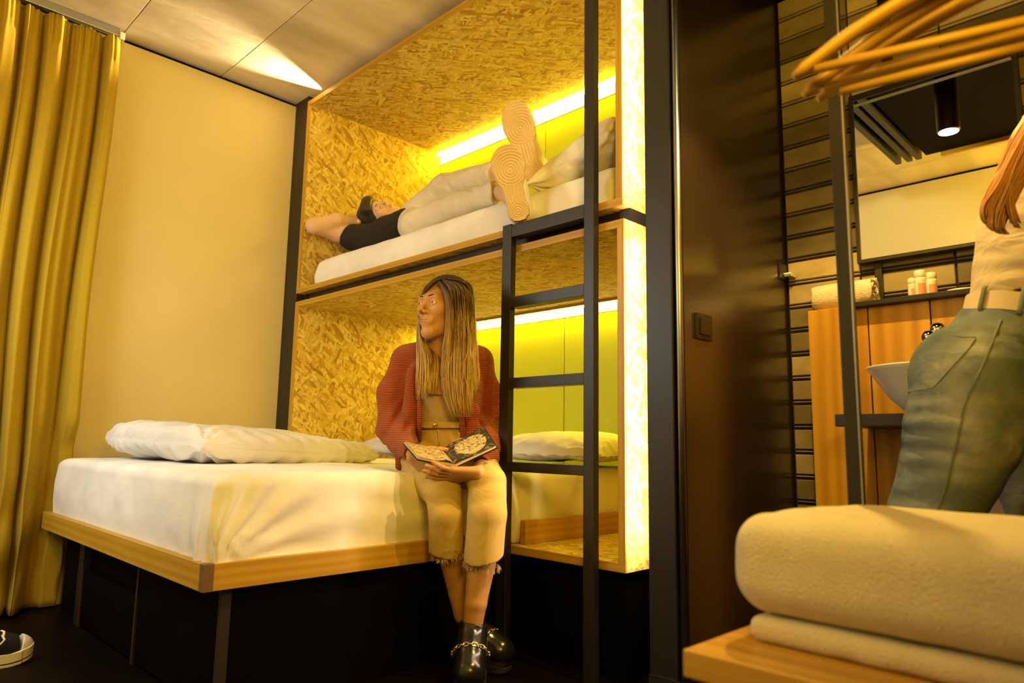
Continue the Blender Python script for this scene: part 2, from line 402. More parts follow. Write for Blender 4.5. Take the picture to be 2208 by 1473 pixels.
def lathe(profile, n=32, c=(0, 0, 0)):
    pr = np.asarray(profile, float); an = np.arange(n)*2*math.pi/n
    V = np.stack([pr[:, 0][:, None]*np.cos(an), pr[:, 0][:, None]*np.sin(an), np.repeat(pr[:, 1][:, None], n, 1)], 2).reshape(-1, 3)+np.asarray(c)
    F = []
    for i in range(len(pr)-1):
        for j in range(n): F.append([i*n+j, i*n+(j+1) % n, (i+1)*n+(j+1) % n, (i+1)*n+j])
    F.append(list(range(n))[::-1]); F.append([(len(pr)-1)*n+j for j in range(n)])
    return V, F
def grid_faces(nu, nv, wrap_u=False):
    F = []
    for i in range(nu if wrap_u else nu-1):
        i2 = (i+1) % nu
        for j in range(nv-1): F.append([i*nv+j, i2*nv+j, i2*nv+j+1, i*nv+j+1])
    return F
def copy_tree(o, parent=None):
    c = o.copy(); COL.objects.link(c); c.parent = parent
    for ch in o.children: copy_tree(ch, c)
    return c

# ------------------------------------------------------------------ signed-distance bodies
class Field:
    """a smooth solid grown from round cones and ellipsoids, meshed with surface nets"""
    def __init__(s, lo, hi, h):
        s.lo = np.array(lo, float); s.h = h
        n = np.ceil((np.array(hi, float)-s.lo)/h).astype(int)+1
        s.ax = [s.lo[i]+np.arange(n[i])*h for i in range(3)]
        s.f = np.full(n, 1.0, np.float32)
    def _sub(s, lo, hi):
        sl = []
        for i in range(3):
            a = int(max(0, np.floor((lo[i]-s.lo[i])/s.h))); b = int(min(s.f.shape[i], np.ceil((hi[i]-s.lo[i])/s.h)+1))
            if b <= a: return None
            sl.append(slice(a, b))
        return tuple(sl)
    def op(s, fn, lo, hi, k, mode):
        pad = k+2.5*s.h
        sl = s._sub(np.array(lo)-pad, np.array(hi)+pad)
        if sl is None: return
        x = s.ax[0][sl[0]][:, None, None]; y = s.ax[1][sl[1]][None, :, None]; z = s.ax[2][sl[2]][None, None, :]
        d = fn(x, y, z); a = s.f[sl]
        if mode == 'u':
            if k > 0: hh = np.maximum(k-np.abs(a-d), 0)/k; s.f[sl] = np.minimum(a, d)-hh*hh*k*.25
            else: s.f[sl] = np.minimum(a, d)
        else:
            if k > 0: hh = np.maximum(k-np.abs(a+d), 0)/k; s.f[sl] = np.maximum(a, -d)+hh*hh*k*.25
            else: s.f[sl] = np.maximum(a, -d)
    def cone(s, a, b, ra, rb, k=.02, mode='u'):
        a = np.asarray(a, float); b = np.asarray(b, float); ba = b-a; L = ba@ba+1e-12
        def fn(x, y, z):
            px, py, pz = x-a[0], y-a[1], z-a[2]
            t = np.clip((px*ba[0]+py*ba[1]+pz*ba[2])/L, 0, 1)
            return np.sqrt((px-t*ba[0])**2+(py-t*ba[1])**2+(pz-t*ba[2])**2)-(ra+(rb-ra)*t)
        r = max(ra, rb); s.op(fn, np.minimum(a, b)-r, np.maximum(a, b)+r, k, mode)
    def chain(s, pts, rads, k=.02):
        for i in range(len(pts)-1): s.cone(pts[i], pts[i+1], rads[i], rads[i+1], k)
    def ell(s, c, rad, axes=None, k=.02, mode='u'):
        c = np.asarray(c, float); rad = np.asarray(rad, float); A = np.eye(3) if axes is None else np.asarray(axes, float)
        def fn(x, y, z):
            px, py, pz = x-c[0], y-c[1], z-c[2]
            q = [px*A[i][0]+py*A[i][1]+pz*A[i][2] for i in range(3)]
            k0 = np.sqrt(sum((q[i]/rad[i])**2 for i in range(3)))
            k1 = np.sqrt(sum((q[i]/rad[i]**2)**2 for i in range(3)))+1e-9
            return k0*(k0-1)/k1
        ext = np.sqrt(((A*rad[:, None])**2).sum(0)); s.op(fn, c-ext, c+ext, k, mode)
    def rbox(s, c, half, axes=None, r=.005, k=.0, mode='u'):
        c = np.asarray(c, float); half = np.asarray(half, float); A = np.eye(3) if axes is None else np.asarray(axes, float)
        def fn(x, y, z):
            px, py, pz = x-c[0], y-c[1], z-c[2]
            q = [np.abs(px*A[i][0]+py*A[i][1]+pz*A[i][2])-half[i]+r for i in range(3)]
            o = np.sqrt(np.maximum(q[0], 0)**2+np.maximum(q[1], 0)**2+np.maximum(q[2], 0)**2)
            return o+np.minimum(np.maximum(q[0], np.maximum(q[1], q[2])), 0)-r
        ext = np.abs(A*half[:, None]).sum(0); s.op(fn, c-ext, c+ext, k, mode)
    def clip(s, p, n, k=.0):
        "keep the side the normal points away from"
        p = np.asarray(p, float); n = unit(n)
        d = (s.ax[0][:, None, None]-p[0])*n[0]+(s.ax[1][None, :, None]-p[1])*n[1]+(s.ax[2][None, None, :]-p[2])*n[2]
        s.f = np.maximum(s.f, d.astype(np.float32))
    def wobble(s, amp, scale, seed=0, dirs=((1, .3, .2), (-.4, 1, .5), (.2, -.5, 1), (.8, .7, -.6))):
        rs = np.random.RandomState(seed); x, y, z = s.ax[0][:, None, None], s.ax[1][None, :, None], s.ax[2][None, None, :]
        g = 0
        for d in dirs:
            d = unit(d)*scale*(.7+.6*rs.rand()); g = g+np.sin(x*d[0]+y*d[1]+z*d[2]+rs.rand()*6.28+1.3*np.sin((x*d[1]-y*d[2]+z*d[0])*.8))
        s.f += (amp*g/len(dirs)).astype(np.float32)
    def creases(s, p, axis, freq, amp, sharp=3, phase=0.0, reach=.12):
        "soft ring folds of cloth about a joint"
        p = np.asarray(p, float); a = unit(axis)
        sl = s._sub(p-reach, p+reach)
        if sl is None: return
        x = s.ax[0][sl[0]][:, None, None]-p[0]; y = s.ax[1][sl[1]][None, :, None]-p[1]; z = s.ax[2][sl[2]][None, None, :]-p[2]
        t = x*a[0]+y*a[1]+z*a[2]; rr = np.sqrt(x*x+y*y+z*z)
        wv = np.abs(np.sin(t*freq+phase+2.0*np.sin(x*23+y*17)*.35+z*6))**sharp
        s.f[sl] += (amp*wv*np.clip(1-rr/reach, 0, 1)).astype(np.float32)
    def mesh(s):
        f = s.f; n = np.array(f.shape); ins = f < 0
        def cells(a):
            return [a[i:n[0]-1+i, j:n[1]-1+j, k:n[2]-1+k] for i in (0, 1) for j in (0, 1) for k in (0, 1)]
        cs = cells(ins); cnt = sum(c.astype(np.uint8) for c in cs)
        act = (cnt > 0) & (cnt < 8); idx = np.full(act.shape, -1, np.int64); I = np.argwhere(act); idx[act] = np.arange(len(I))
        acc = np.zeros((len(I), 3)); num = np.zeros(len(I))
        offs = [(i, j, k) for i in (0, 1) for j in (0, 1) for k in (0, 1)]
        vals = [f[I[:, 0]+o[0], I[:, 1]+o[1], I[:, 2]+o[2]].astype(float) for o in offs]
        for p in range(8):
            for q in range(p+1, 8):
                if sum(abs(offs[p][t]-offs[q][t]) for t in range(3)) != 1: continue
                c = (vals[p] < 0) != (vals[q] < 0)
                if not c.any(): continue
                t = vals[p][c]/(vals[p][c]-vals[q][c]); a = np.array(offs[p]); b = np.array(offs[q])
                acc[c] += a+(b-a)*t[:, None]; num[c] += 1
        V = s.lo+(I+acc/num[:, None])*s.h
        Fs = []
        for ax in range(3):
            o1, o2 = [(1, 2), (2, 0), (0, 1)][ax]
            sl0 = [slice(None)]*3; sl1 = [slice(None)]*3; sl0[ax] = slice(0, -1); sl1[ax] = slice(1, None)
            a = ins[tuple(sl0)]; b = ins[tuple(sl1)]
            E = np.argwhere(a != b); E = E[(E[:, o1] > 0) & (E[:, o2] > 0) & (E[:, o1] < n[o1]-1) & (E[:, o2] < n[o2]-1)]
            flip = a[E[:, 0], E[:, 1], E[:, 2]]
            def g(d1, d2):
                e = E.copy(); e[:, o1] -= d1; e[:, o2] -= d2; return idx[e[:, 0], e[:, 1], e[:, 2]]
            q = np.stack([g(1, 1), g(0, 1), g(0, 0), g(1, 0)], 1); q[~flip] = q[~flip][:, ::-1]; Fs.append(q)
        return V, np.concatenate(Fs)
def fmesh(parts):
    V = []; F = []; k = 0
    for v, f in parts: V.append(v); F.append(f+k); k += len(v)
    return np.concatenate(V), np.concatenate(F)

def head_frame(fwd, up):
    y = unit(fwd); x = unit(np.cross(y, up)); z = np.cross(x, y); return np.array([x, y, z])   # rows: right, forward, up
def add_head(fd, c, A, s):
    """skull, jaw, nose, sockets, lips and ears; s is the chin-to-crown height"""
    L = lambda x, y, z: np.asarray(c)+(np.array([x, y, z])@A)*s
    fd.ell(L(0, -.08, .13), np.array([.335, .42, .37])*s, A, .03*s)
    fd.ell(L(0, .08, -.10), np.array([.255, .295, .35])*s, A, .12*s)
    for e in (-1, 1):
        fd.cone(L(.205*e, -.02, -.2), L(.065*e, .235, -.405), .075*s, .07*s, .10*s)
        fd.ell(L(.18*e, .25, -.07), np.array([.09, .07, .08])*s, A, .10*s)
    fd.ell(L(0, .285, -.42), np.array([.075, .065, .07])*s, A, .10*s)
    fd.cone(L(-.15, .315, .07), L(.15, .315, .07), .05*s, .05*s, .08*s)
    for e in (-1, 1):
        fd.ell(L(.135*e, .40, .0), np.array([.085, .07, .055])*s, A, .05*s, 's')
        fd.ell(L(.135*e, .312, .002), np.array([.070, .060, .052])*s, A, .02*s)
        fd.ell(L(.135*e, .385, -.004), np.array([.056, .05, .0165])*s, A, .006*s, 's')
    fd.cone(L(0, .35, .06), L(0, .466, -.118), .028*s, .036*s, .05*s)
    for e in (-1, 1): fd.ell(L(.042*e, .405, -.145), np.array([.030, .038, .027])*s, A, .03*s)
    for e in (-1, 1): fd.ell(L(.026*e, .445, -.172), np.array([.014, .02, .014])*s, A, .01*s, 's')
    fd.ell(L(0, .328, -.265), np.array([.11, .055, .07])*s, A, .06*s)
    for e in (-1, 1):
        fd.ell(L(.335*e, -.04, -.03), np.array([.03, .075, .105])*s, A, .03*s)
        fd.ell(L(.365*e, -.02, -.02), np.array([.02, .04, .06])*s, A, .02*s, 's')
    return L
def face_parts(parent, c, A, s, brow=True, eye_turn=(0, 0), squint=1.0):
    L = lambda x, y, z: np.asarray(c)+(np.array([x, y, z])@A)*s
    def ball(cc, r, n=20):
        th = np.linspace(0, math.pi, n//2+1); V, F = lathe([(max(r*math.sin(a), 1e-5), -r*math.cos(a)) for a in th], n); return V+cc, F
    for e in (-1, 1):
        mk('eye', *ball(L(.135*e, .309, -.003), .052*s), M['eye_white'], parent, True)
        d = unit(np.array([eye_turn[0], 1.0, eye_turn[1]])); ctr = np.array([.135*e, .309, -.003])+d*.021
        mk('iris', *ball(L(*ctr), .0345*s, 16), M['iris'], parent, True)
    fd = Field(L(0, .40, -.262)-.2*s, L(0, .40, -.262)+.2*s, .012*s)
    fd.ell(L(0, .372, -.246), np.array([.088, .017, .014])*s, A, .01*s)
    fd.ell(L(0, .368, -.276), np.array([.072, .019, .017])*s, A, .008*s)
    fd.ell(L(0, .43, -.262), np.array([.08, .03, .005])*s, A, .004*s, 's')
    mk('lips', *fd.mesh(), M['lips'], parent, True)
    if brow:
        for e in (-1, 1):
            pts = [L(.055*e, .384, .086), L(.11*e, .373, .102), L(.165*e, .342, .102), L(.215*e, .288, .082)]
            V, F, _ = tube(pts, [.008*s, .012*s, .010*s, .004*s], 8); mk('eyebrow', V, F, M['brow'], parent, True)
def add_hand(fd, wrist, d, back, s=1.0, curls=(25, 30, 35, 40), side=1, thumb=(.55, .75, -.25), spread=.06, k=.006):
    """palm, four jointed fingers of unequal length, and a thumb off the side of the palm"""
    d = unit(d); back = unit(np.asarray(back)-d*(np.asarray(back)@d)); sd = np.cross(d, back)*side
    P = lambda a, b, c: np.asarray(wrist)+(d*a+sd*b+back*c)*s
    for b0, b1, r in ((.018, .030, .012), (.006, .010, .013), (-.006, -.010, .0125), (-.017, -.028, .0115)):
        fd.cone(P(.0, b0, 0), P(.082, b1, .002), .015*s, r*s, .012*s)
    fd.cone(P(.01, .020, -.006), P(.05, .034, -.008), .016*s, .013*s, .012*s)
    lens = ((.040, .025, .020), (.045, .029, .022), (.042, .027, .021), (.033, .020, .018))
    for i, (b, L3) in enumerate(zip((.029, .010, -.009, -.027), lens)):
        p = P(.085, b, .002); ang = 0.0; dd = d+sd*spread*(1.5-i)
        for j, l in enumerate(L3):
            ang += math.radians(curls[i]*(1.0, 1.15, .7)[j]); v = unit(dd)*math.cos(ang)-back*math.sin(ang)
            q = p+v*l*s; r0 = (.0092, .0084, .0076)[j]*s; r1 = (.0084, .0076, .0066)[j]*s
            fd.cone(p, q, r0, r1, k*s); p = q
    t = unit(d*thumb[0]+sd*thumb[1]+back*thumb[2]); p = P(.022, .026, -.006)
    for j, (l, r0, r1) in enumerate(((.042, .0135, .0105), (.032, .0105, .0092), (.024, .0092, .0075))):
        q = p+t*l*s; fd.cone(p, q, r0*s, r1*s, .008*s); p = q; t = unit(t+d*.25-back*.12)

# ================================================================== THE SETTING
def struct(o): o['kind'] = 'structure'; return o
ROOM_X0, ROOM_Y0, CEIL = -0.42, -1.60, 2.550
struct(bx('floor', (ROOM_X0-.1, ROOM_Y0-.1, -.06), (2.80, 3.60, 0), M['floor']))
ceil = struct(bx('ceiling', (ROOM_X0-.1, ROOM_Y0-.1, CEIL+.012), (2.80, 3.60, CEIL+.10), M['concrete']))
xs = [-.52, -.10, .378, .858, 1.338, 1.818, 2.30, 2.80]
for a, b in zip(xs[:-1], xs[1:]):
    bx('concrete_slab', (a+.002, ROOM_Y0-.1, CEIL), (b-.002, 3.60, CEIL+.014), M['concrete'], ceil, .002)
struct(bx('wall_north', (ROOM_X0-.1, 3.480, 0), (1.755, 3.58, 2.531), M['wall']))
struct(bx('trim_1', (ROOM_X0-.1, 3.495, 2.531), (1.755, 3.58, CEIL), M['black']))
struct(bx('pillar', (1.757, 3.346, 0), (2.75, 3.58, CEIL-.001), M['pillar']))
struct(bx('wall_east', (2.690, 1.175, 0), (2.79, 3.345, CEIL), M['wall']))
struct(bx('wall_west', (ROOM_X0-.1, ROOM_Y0, 0), (ROOM_X0, 3.48, 2.531), M['wall_white']))
struct(bx('trim_2', (ROOM_X0-.1, ROOM_Y0, 2.531), (ROOM_X0-.015, 3.48, CEIL), M['black']))
struct(bx('wall_south', (ROOM_X0, ROOM_Y0-.1, 0), (2.80, ROOM_Y0, CEIL), M['wall']))

# dark partition beside the pods, its end post and steel edge
part = struct(bx('wall_partition', (1.772, 1.062, 0), (2.545, 1.170, CEIL-.001), M['panel_dark']))
bx('end_post', (1.742, 1.084, 0), (1.772, 1.172, CEIL-.002), M['metal_black'], part, .003)
bx('post_groove', (1.752, 1.074, 0), (1.772, 1.084, CEIL-.002), M['black'], part)
V, F, _ = tube([(1.757, 1.068, 0.0), (1.757, 1.068, 1.2), (1.757, 1.068, CEIL-.003)], .0105, 14)
mk('steel_edge', V, F, M['steel'], part, True)
struct(bx('baseboard_partition', (1.735, 1.06, 0), (1.742, 1.172, .07), M['metal_black']))

# bathroom wall: every tile its own piece
TX = 2.480
bath = struct(bx('wall_bathroom', (TX+.010, ROOM_Y0, 0), (2.80, 1.060, CEIL), M['grout']))
def tile_mesh(w, h):
    V, F = [], []
    def slab(z0, z1, x0):
        k = len(V); e = .0035
        for (yy, zz, xx) in ((-w/2, z0, .012), (w/2, z0, .012), (w/2, z1, .012), (-w/2, z1, .012)): V.append((xx, yy, zz))
        for (yy, zz) in ((-w/2+e*.4, z0+e*.4), (w/2-e*.4, z0+e*.4), (w/2-e*.4, z1-e*.4), (-w/2+e*.4, z1-e*.4)): V.append((x0+.002, yy, zz))
        for (yy, zz) in ((-w/2+e, z0+e), (w/2-e, z0+e), (w/2-e, z1-e), (-w/2+e, z1-e)): V.append((x0, yy, zz))
        for r in (0, 4):
            for j in range(4): F.append([k+r+j, k+r+4+j, k+r+4+(j+1) % 4, k+r+(j+1) % 4])
        F.append([k+8, k+11, k+10, k+9])
    slab(.015, h-.002, .0); slab(.0045, .0120, .002)
    me = bpy.data.meshes.new('tile'); me.from_pydata(V, [], F); me.materials.append(M['tile']); me.update(); return me
ROWH = .0862; Z0 = 1.452-12*ROWH
cols = [(.809, 1.055), (.528, .805), (.247, .524), (-.034, .243), (-.315, -.038)]
for a, b in cols:
    me = tile_mesh(b-a, ROWH)
    for k in range(-4, 23):
        o = bpy.data.objects.new('tile', me); COL.objects.link(o); o.parent = bath
        o.location = Vector((TX, (a+b)/2, Z0+k*ROWH))-bath.location
# dropped dark ceiling of the bathroom and the sliding-door track, seen in the mirror
bulk = struct(bx('ceiling_bathroom', (.42, ROOM_Y0, 2.40), (2.479, 1.055, CEIL-.002), M['black']))
bx('fascia_board', (.395, ROOM_Y0, 2.375), (.42, .98, 2.47), M['oak'], bulk, .003, 1)
for y in (1.075, 1.125, 1.185): bx('door_track', (.42, y, 2.385), (1.735, y+.030, CEIL-.002), M['metal_black'], bulk, .002)
sl = thing('spot_lamp', 'black cylinder spot lamp hanging from the dark bathroom ceiling, seen in the mirror', 'lamp', (1.70, .665, 2.40))
V, F = lathe([(.030, 1.990), (.040, 1.990), (.042, 1.996), (.042, 2.399)], 28, (1.70, .665, 0)); mk('housing', V, F, M['metal_black'], sl, True)
V, F = lathe([(.001, 1.987), (.036, 1.987), (.036, 1.9895)], 28, (1.70, .665, 0)); mk('lamp_lens', V, F, M['lamp_on'], sl, False)

# ================================================================== CURTAIN
def build_curtain():
    t = thing('curtain', 'long mustard yellow curtain hanging in deep folds beside the cream wall', 'curtain', (.45, 3.41, 0))
    nu, nv = 420, 90; V = []
    for i in range(nu):
        u = i/(nu-1)
        for j in range(nv):
            v = j/(nv-1); z = .008+v*2.487
            x1 = .822+.010*v + .008*math.sin(v*9); x0 = -.38
            x = x0+(x1-x0)*u
            s = (x1-x)/.092
            q0 = math.pi*s*.92+.5+.55*math.sin(1.7*s+2.4*(1-v))
            y = 3.468-(.088+.022*(1-v)+.016*math.sin(3*s+1))*abs(math.sin(q0))**.62+.007*math.sin(s*15+2+3*v)
            x += .012*math.cos(2*q0)*(1-.4*v)
            if v < .30:                      # crumpled break near the floor and where it meets the bed
                q = (.30-v)/.30
                y += q*.018*math.sin(9*v*6.28+s*2.1); x += q*.006*math.sin(v*30+s*3)
            if v < .03: y -= .02*(1-v/.03)*(1+.6*math.sin(s*5))
            if v > .955: y = 3.414+(y-3.414)*(.55+.45*math.cos((v-.955)/.045*1.2)); y += .004*math.sin(s*40)
            g = max(0, min(1, (x-.66)/.06))*max(0, min(1, (.30-v)/.04)); y = y*(1-g)+max(3.4195, 3.443+.45*(y-3.41))*g
            V.append((x, min(y, 3.470), z))
    o = mk('fabric', V, grid_faces(nu, nv), M['curtain'], t, True)
    m = o.modifiers.new('thick', 'SOLIDIFY'); m.thickness = .0025; m.offset = 0
    return t
build_curtain()
cr = thing('curtain_rail', 'slim pale curtain rail along the ceiling edge above the mustard curtain', 'curtain rail', (.2, 3.42, 2.52))
bx('track', (-.40, 3.405, 2.512), (.835, 3.435, 2.549), M['steel'], cr, .003)
bx('end_stop', (.835, 3.402, 2.500), (.858, 3.440, 2.535), M['shoe_white'], cr, .004)

# ================================================================== SLEEPING PODS
PX0, PX1, T = 1.750, 2.672, .026
def pod(name, label, y0, y1, z0, z1, joints, lower):
    t = thing(name, label, 'bunk pod', ((PX0+PX1)/2, (y0+y1)/2, z0), 'stacked wooden sleeping pods')
    F = PX0+.0
    bx('bottom_panel', (F+.008, y0, z0), (PX1, y1, z0+T), M['osb'], t, .0008, 1)
    bx('top_panel', (F+.008, y0, z1-T), (PX1, y1, z1), M['osb'], t, .0008, 1)
    bx('end_panel', (F+.008, y0, z0+T), (PX1, y0+T, z1-T), M['osb'], t, .0008, 2)
    bx('end_panel', (F+.008, y1-T, z0+T), (PX1, y1, z1-T), M['osb'], t, .0008, 2)
    e = .0075
    bx('edge_band', (F, y0, z0), (F+e, y1, z0+T), M['oak'], t, .001, 1)
    bx('edge_band', (F, y0, z1-T), (F+e, y1, z1), M['oak'], t, .001, 1)
    bx('edge_band', (F, y0, z0+T), (F+e, y0+T, z1-T), M['oak'], t, .001, 2)
    bx('edge_band', (F, y1-T, z0+T), (F+e, y1, z1-T), M['oak'], t, .001, 2)
    ys = [y0+T]+joints+[y1-T]
    for a, b in zip(ys[:-1], ys[1:]):
        bx('back_panel', (PX1-.014, a+.0028, z0+T), (PX1-.001, b-.0028, z1-T), M['green'], t, .001)
    bx('back_sheet', (PX1-.0008, y0+T, z0+T), (PX1, y1-T, z1-T), M['black'], t)
    zc = z1-T
    bx('led_strip', (PX1-.050, y0+T+.004, zc-.016), (PX1-.026, y1-T-.004, zc-.002), M['led'], t, .002, label='glowing yellow white light strip')
    bx('led_glow_band', (PX1-.0185, y0+T+.004, zc-(.050 if lower else .068)), (PX1-.0142, y1-T-.004, zc-.003), M['led_glow_band'], t, .001, label='pale yellow white glow band imitating LED glare on the wall')
    if lower: bx('valance', (PX1-.066, y0+T, zc-.014), (PX1-.058, y1-T, zc), M['valance'], t, .001, 1)
    return t
up = pod('sleeping_pod', 'upper chipboard sleeping pod with the boy lying in it', 1.262, 3.340, 1.447, 2.512, [2.419, 2.767], False)
lo = pod('sleeping_pod', 'lower chipboard sleeping pod behind the seated woman and ladder', 1.258, 3.340, .325, 1.402, [2.277], True)
bx('mattress_rail', (1.80, 1.712, .352), (2.655, 1.736, .432), M['oak'], lo, .002, 0)
sp = thing('pod_spacer', 'black recessed joint frame between the two wooden pods', 'frame', (2.2, 2.3, 1.402))
for y0, y1 in ((1.262, 1.302), (3.30, 3.338)): bx('cross_beam', (1.79, y0, 1.402), (2.66, y1, 1.447), M['metal_black'], sp)
for x0, x1 in ((1.80, 1.83), (2.63, 2.66)): bx('long_beam', (x0, 1.302, 1.402), (x1, 3.30, 1.447), M['metal_black'], sp)
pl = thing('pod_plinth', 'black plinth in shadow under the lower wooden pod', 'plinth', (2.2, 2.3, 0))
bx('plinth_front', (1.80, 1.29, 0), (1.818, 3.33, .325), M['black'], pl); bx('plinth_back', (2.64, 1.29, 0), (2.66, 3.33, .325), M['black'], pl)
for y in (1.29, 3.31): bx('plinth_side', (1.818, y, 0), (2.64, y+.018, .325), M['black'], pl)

# ladder in front of the pods
def build_ladder():
    t = thing('ladder', 'black steel ladder with square rails in front of the pods', 'ladder', (1.725, 1.57, 0))
    x0, x1 = 1.713, 1.739; X = x0
    yl0, yl1 = onX(1097, 800, X)[1], onX(1078, 800, X)[1]
    yr0, yr1 = onX(1280, 800, X)[1], onX(1258, 800, X)[1]
    bx('rail', (x0, yl0, 0), (x1, yl1, onX(1090, 486, X)[2]), M['metal_black'], t, .002)
    bx('rail', (x0, yr0, 0), (x1, yr1, CEIL-.002), M['metal_black'], t, .002)
    for a, b in ((486, 512), (641, 664), (815, 837), (996, 1017)):
        bx('rung', (x0+.001, yr1, onX(1099, b, X)[2]), (x1-.001+.02, yl0, onX(1099, a, X)[2]), M['metal_black'], t, .002)
    return t
build_ladder()

# ================================================================== BEDS
def mattress_mesh(x0, x1, y0, y1, z0, z1, r=.07, rs=.06, bulge=.015, disp=None, N=520, nprof=30, crown=.01):
    cx, cy = (x0+x1)/2, (y0+y1)/2; hx, hy = (x1-x0)/2, (y1-y0)/2
    prof = []
    for i in range(12):
        t = i/11; prof.append((bulge*(1-math.sin(math.pi*min(t*.9+.05, 1))), z0+(z1-rs-z0)*t))
    for i in range(1, 9):
        a = i/8*math.pi/2; prof.append((bulge*.8+rs*(1-math.cos(a)), z1-rs+rs*math.sin(a)))
    m = min(hx, hy)
    for i in range(1, nprof): 
        d = rs+(m*.985-rs)*i/(nprof-1); prof.append((d, z1+crown*math.sin(min(1, (d-rs)/(m-rs))*math.pi/2)))
    V = []
    for d, z in prof:
        ax, ay = hx-d, hy-d; rr = max(min(r+.0, ax*.999, ay*.999)-0*d, .004) if d < rs else max(min(r, ax, ay)*.98, .003)
        sx, sy = ax-rr, ay-rr; segs = [2*sx, rr*math.pi/2, 2*sy, rr*math.pi/2]*2
        Ltot = [2*(hx-r), r*math.pi/2, 2*(hy-r), r*math.pi/2]*2; S = sum(Ltot); nn = [max(2, round(N*l/S)) for l in Ltot]
        corners = [((-sx, -sy), 'h', (1, 0)), None]
        pts = []
        # start bottom-left going +x along y-min
        seq = [((-sx, -ay), (1, 0), 2*sx), ((sx, -sy), -90), ((ax, -sy), (0, 1), 2*sy), ((sx, sy), 0), ((sx, ay), (-1, 0), 2*sx), ((-sx, sy), 90), ((-ax, sy), (0, -1), 2*sy), ((-sx, -sy), 180)]
        for q, k in zip(seq, nn):
            if len(q) == 3:
                for i in range(k): t = i/k; pts.append((q[0][0]+q[1][0]*q[2]*t, q[0][1]+q[1][1]*q[2]*t))
            else:
                for i in range(k): a = math.radians(q[1]+90*i/k); pts.append((q[0][0]+rr*math.cos(a), q[0][1]+rr*math.sin(a)))
        V += [(cx+p[0], cy+p[1], z) for p in pts]
    n = len(V)//len(prof); V = np.array(V)
    F = []
    for i in range(len(prof)-1):
        for j in range(n): F.append([i*n+j, i*n+(j+1) % n, (i+1)*n+(j+1) % n, (i+1)*n+j])
    F.append(list(range((len(prof)-1)*n, len(prof)*n))); F.append(list(range(n))[::-1])
    if disp is not None: V = disp(V)
    return V, F
def fbm(p, s): return noise.fractal(Vector((p[0]*s, p[1]*s, p[2]*s)), 1.0, 2.0, 3)

def disp_front(V):
    out = V.copy()
    for i, (x, y, z) in enumerate(V):
        side = max(0, 1-abs(y-1.80)/.09)               # long side toward the room
        end = max(0, 1-abs(x-.765)/.09)                # short end
        low = max(0, min(1, (.60-z)/.20))
        dc = math.hypot(x-.77, y-1.80)                 # distance to the near corner
        g = math.exp(-(dc/.13)**2)
        dy = dx = 0.0
        if side > 0:
            rr = math.hypot(x-.775, z-.385); th = math.atan2(z-.385, x-.775)
            fan = math.sin(th*17+1.2*fbm((x, z, 0), 4))*math.exp(-((rr-.16)/.20)**2)*min(1, rr/.06)
            run = max(0, min(1, (x-1.0)*3)); hz = math.sin((z*1.0-(x-1.3)**2*.25)*78+3.5*fbm((x*.6, z*1.5, 1), 3))*max(0, .35+fbm((x*.8, z*2, 9), 3))
            dy += side*(.0095*fan+.006*run*hz+.005*fbm((x, z, 5), 6))
        if end > 0:
            dx += end*(.0035*fbm((y, z*2, 2), 5)+.006*math.sin((y-1.80)*58-(z-.4)*12)*math.exp(-((y-1.86)/.16)**2)*(.3+.7*low))
            dx += g*low*.008*math.sin(y*170+z*14)
        dz = .004*fbm((x, y, 3), 4) if z > .58 else 0
        # hang of the sheet: the corner sags to a soft ear
        out[i] = (x+dx-.010*g*low, y+dy-.014*g*low, z+dz)
        if z > .55:                                     # hollow where the woman sits
            q = math.exp(-(((x-1.60)/.16)**2+((y-1.93)/.20)**2)); out[i][2] -= .045*q
    return out
fr = thing('bed_frame', 'oak framed low bed pulled out in front of the pods', 'bed', (1.25, 2.6, .323))
bx('end_rail', (.738, 1.812, .323), (.764, 3.412, .388), M['oak'], fr, .0015, 1)
bx('side_rail', (.764, 1.787, .323), (1.742, 1.812, .388), M['oak'], fr, .0015, 0)
bx('corner_block', (.738, 1.786, .3225), (.764, 1.8118, .3885), M['endgrain'], fr, .001, 2, label='dark brown end grain corner of the bed rail')
bx('side_rail', (.764, 3.388, .323), (1.742, 3.412, .388), M['oak'], fr, .0015, 0)
bx('platform', (.764, 1.812, .326), (1.742, 3.388, .368), M['osb'], fr, 0, 0)
V, F = mattress_mesh(.757, 1.742, 1.803, 3.395, .369, .605, .035, .038, .008, disp_front)
tag(mk('mattress', V, F, M['sheet'], None, True), 'thick mattress in a white fitted sheet on the pulled-out oak bed', 'mattress')
V, F = mattress_mesh(1.752, 2.640, 1.742, 3.300, .353, .600, .05, .05, .012, lambda V: V+np.array([[0, .004*fbm(p, 6), .004*fbm(p, 4)] for p in V]), 260, 16)
tag(mk('mattress', V, F, M['sheet'], None, True), 'white mattress inside the lower pod behind the ladder', 'mattress')
V, F = mattress_mesh(1.786, 2.640, 1.295, 3.262, 1.474, 1.622, .05, .045, .012, lambda V: V+np.array([[.004*fbm(p, 5), 0, .005*fbm(p, 3)] for p in V]), 320, 16)
tag(mk('mattress', V, F, M['sheet'], None, True), 'white mattress in the upper pod under the lying boy', 'mattress')

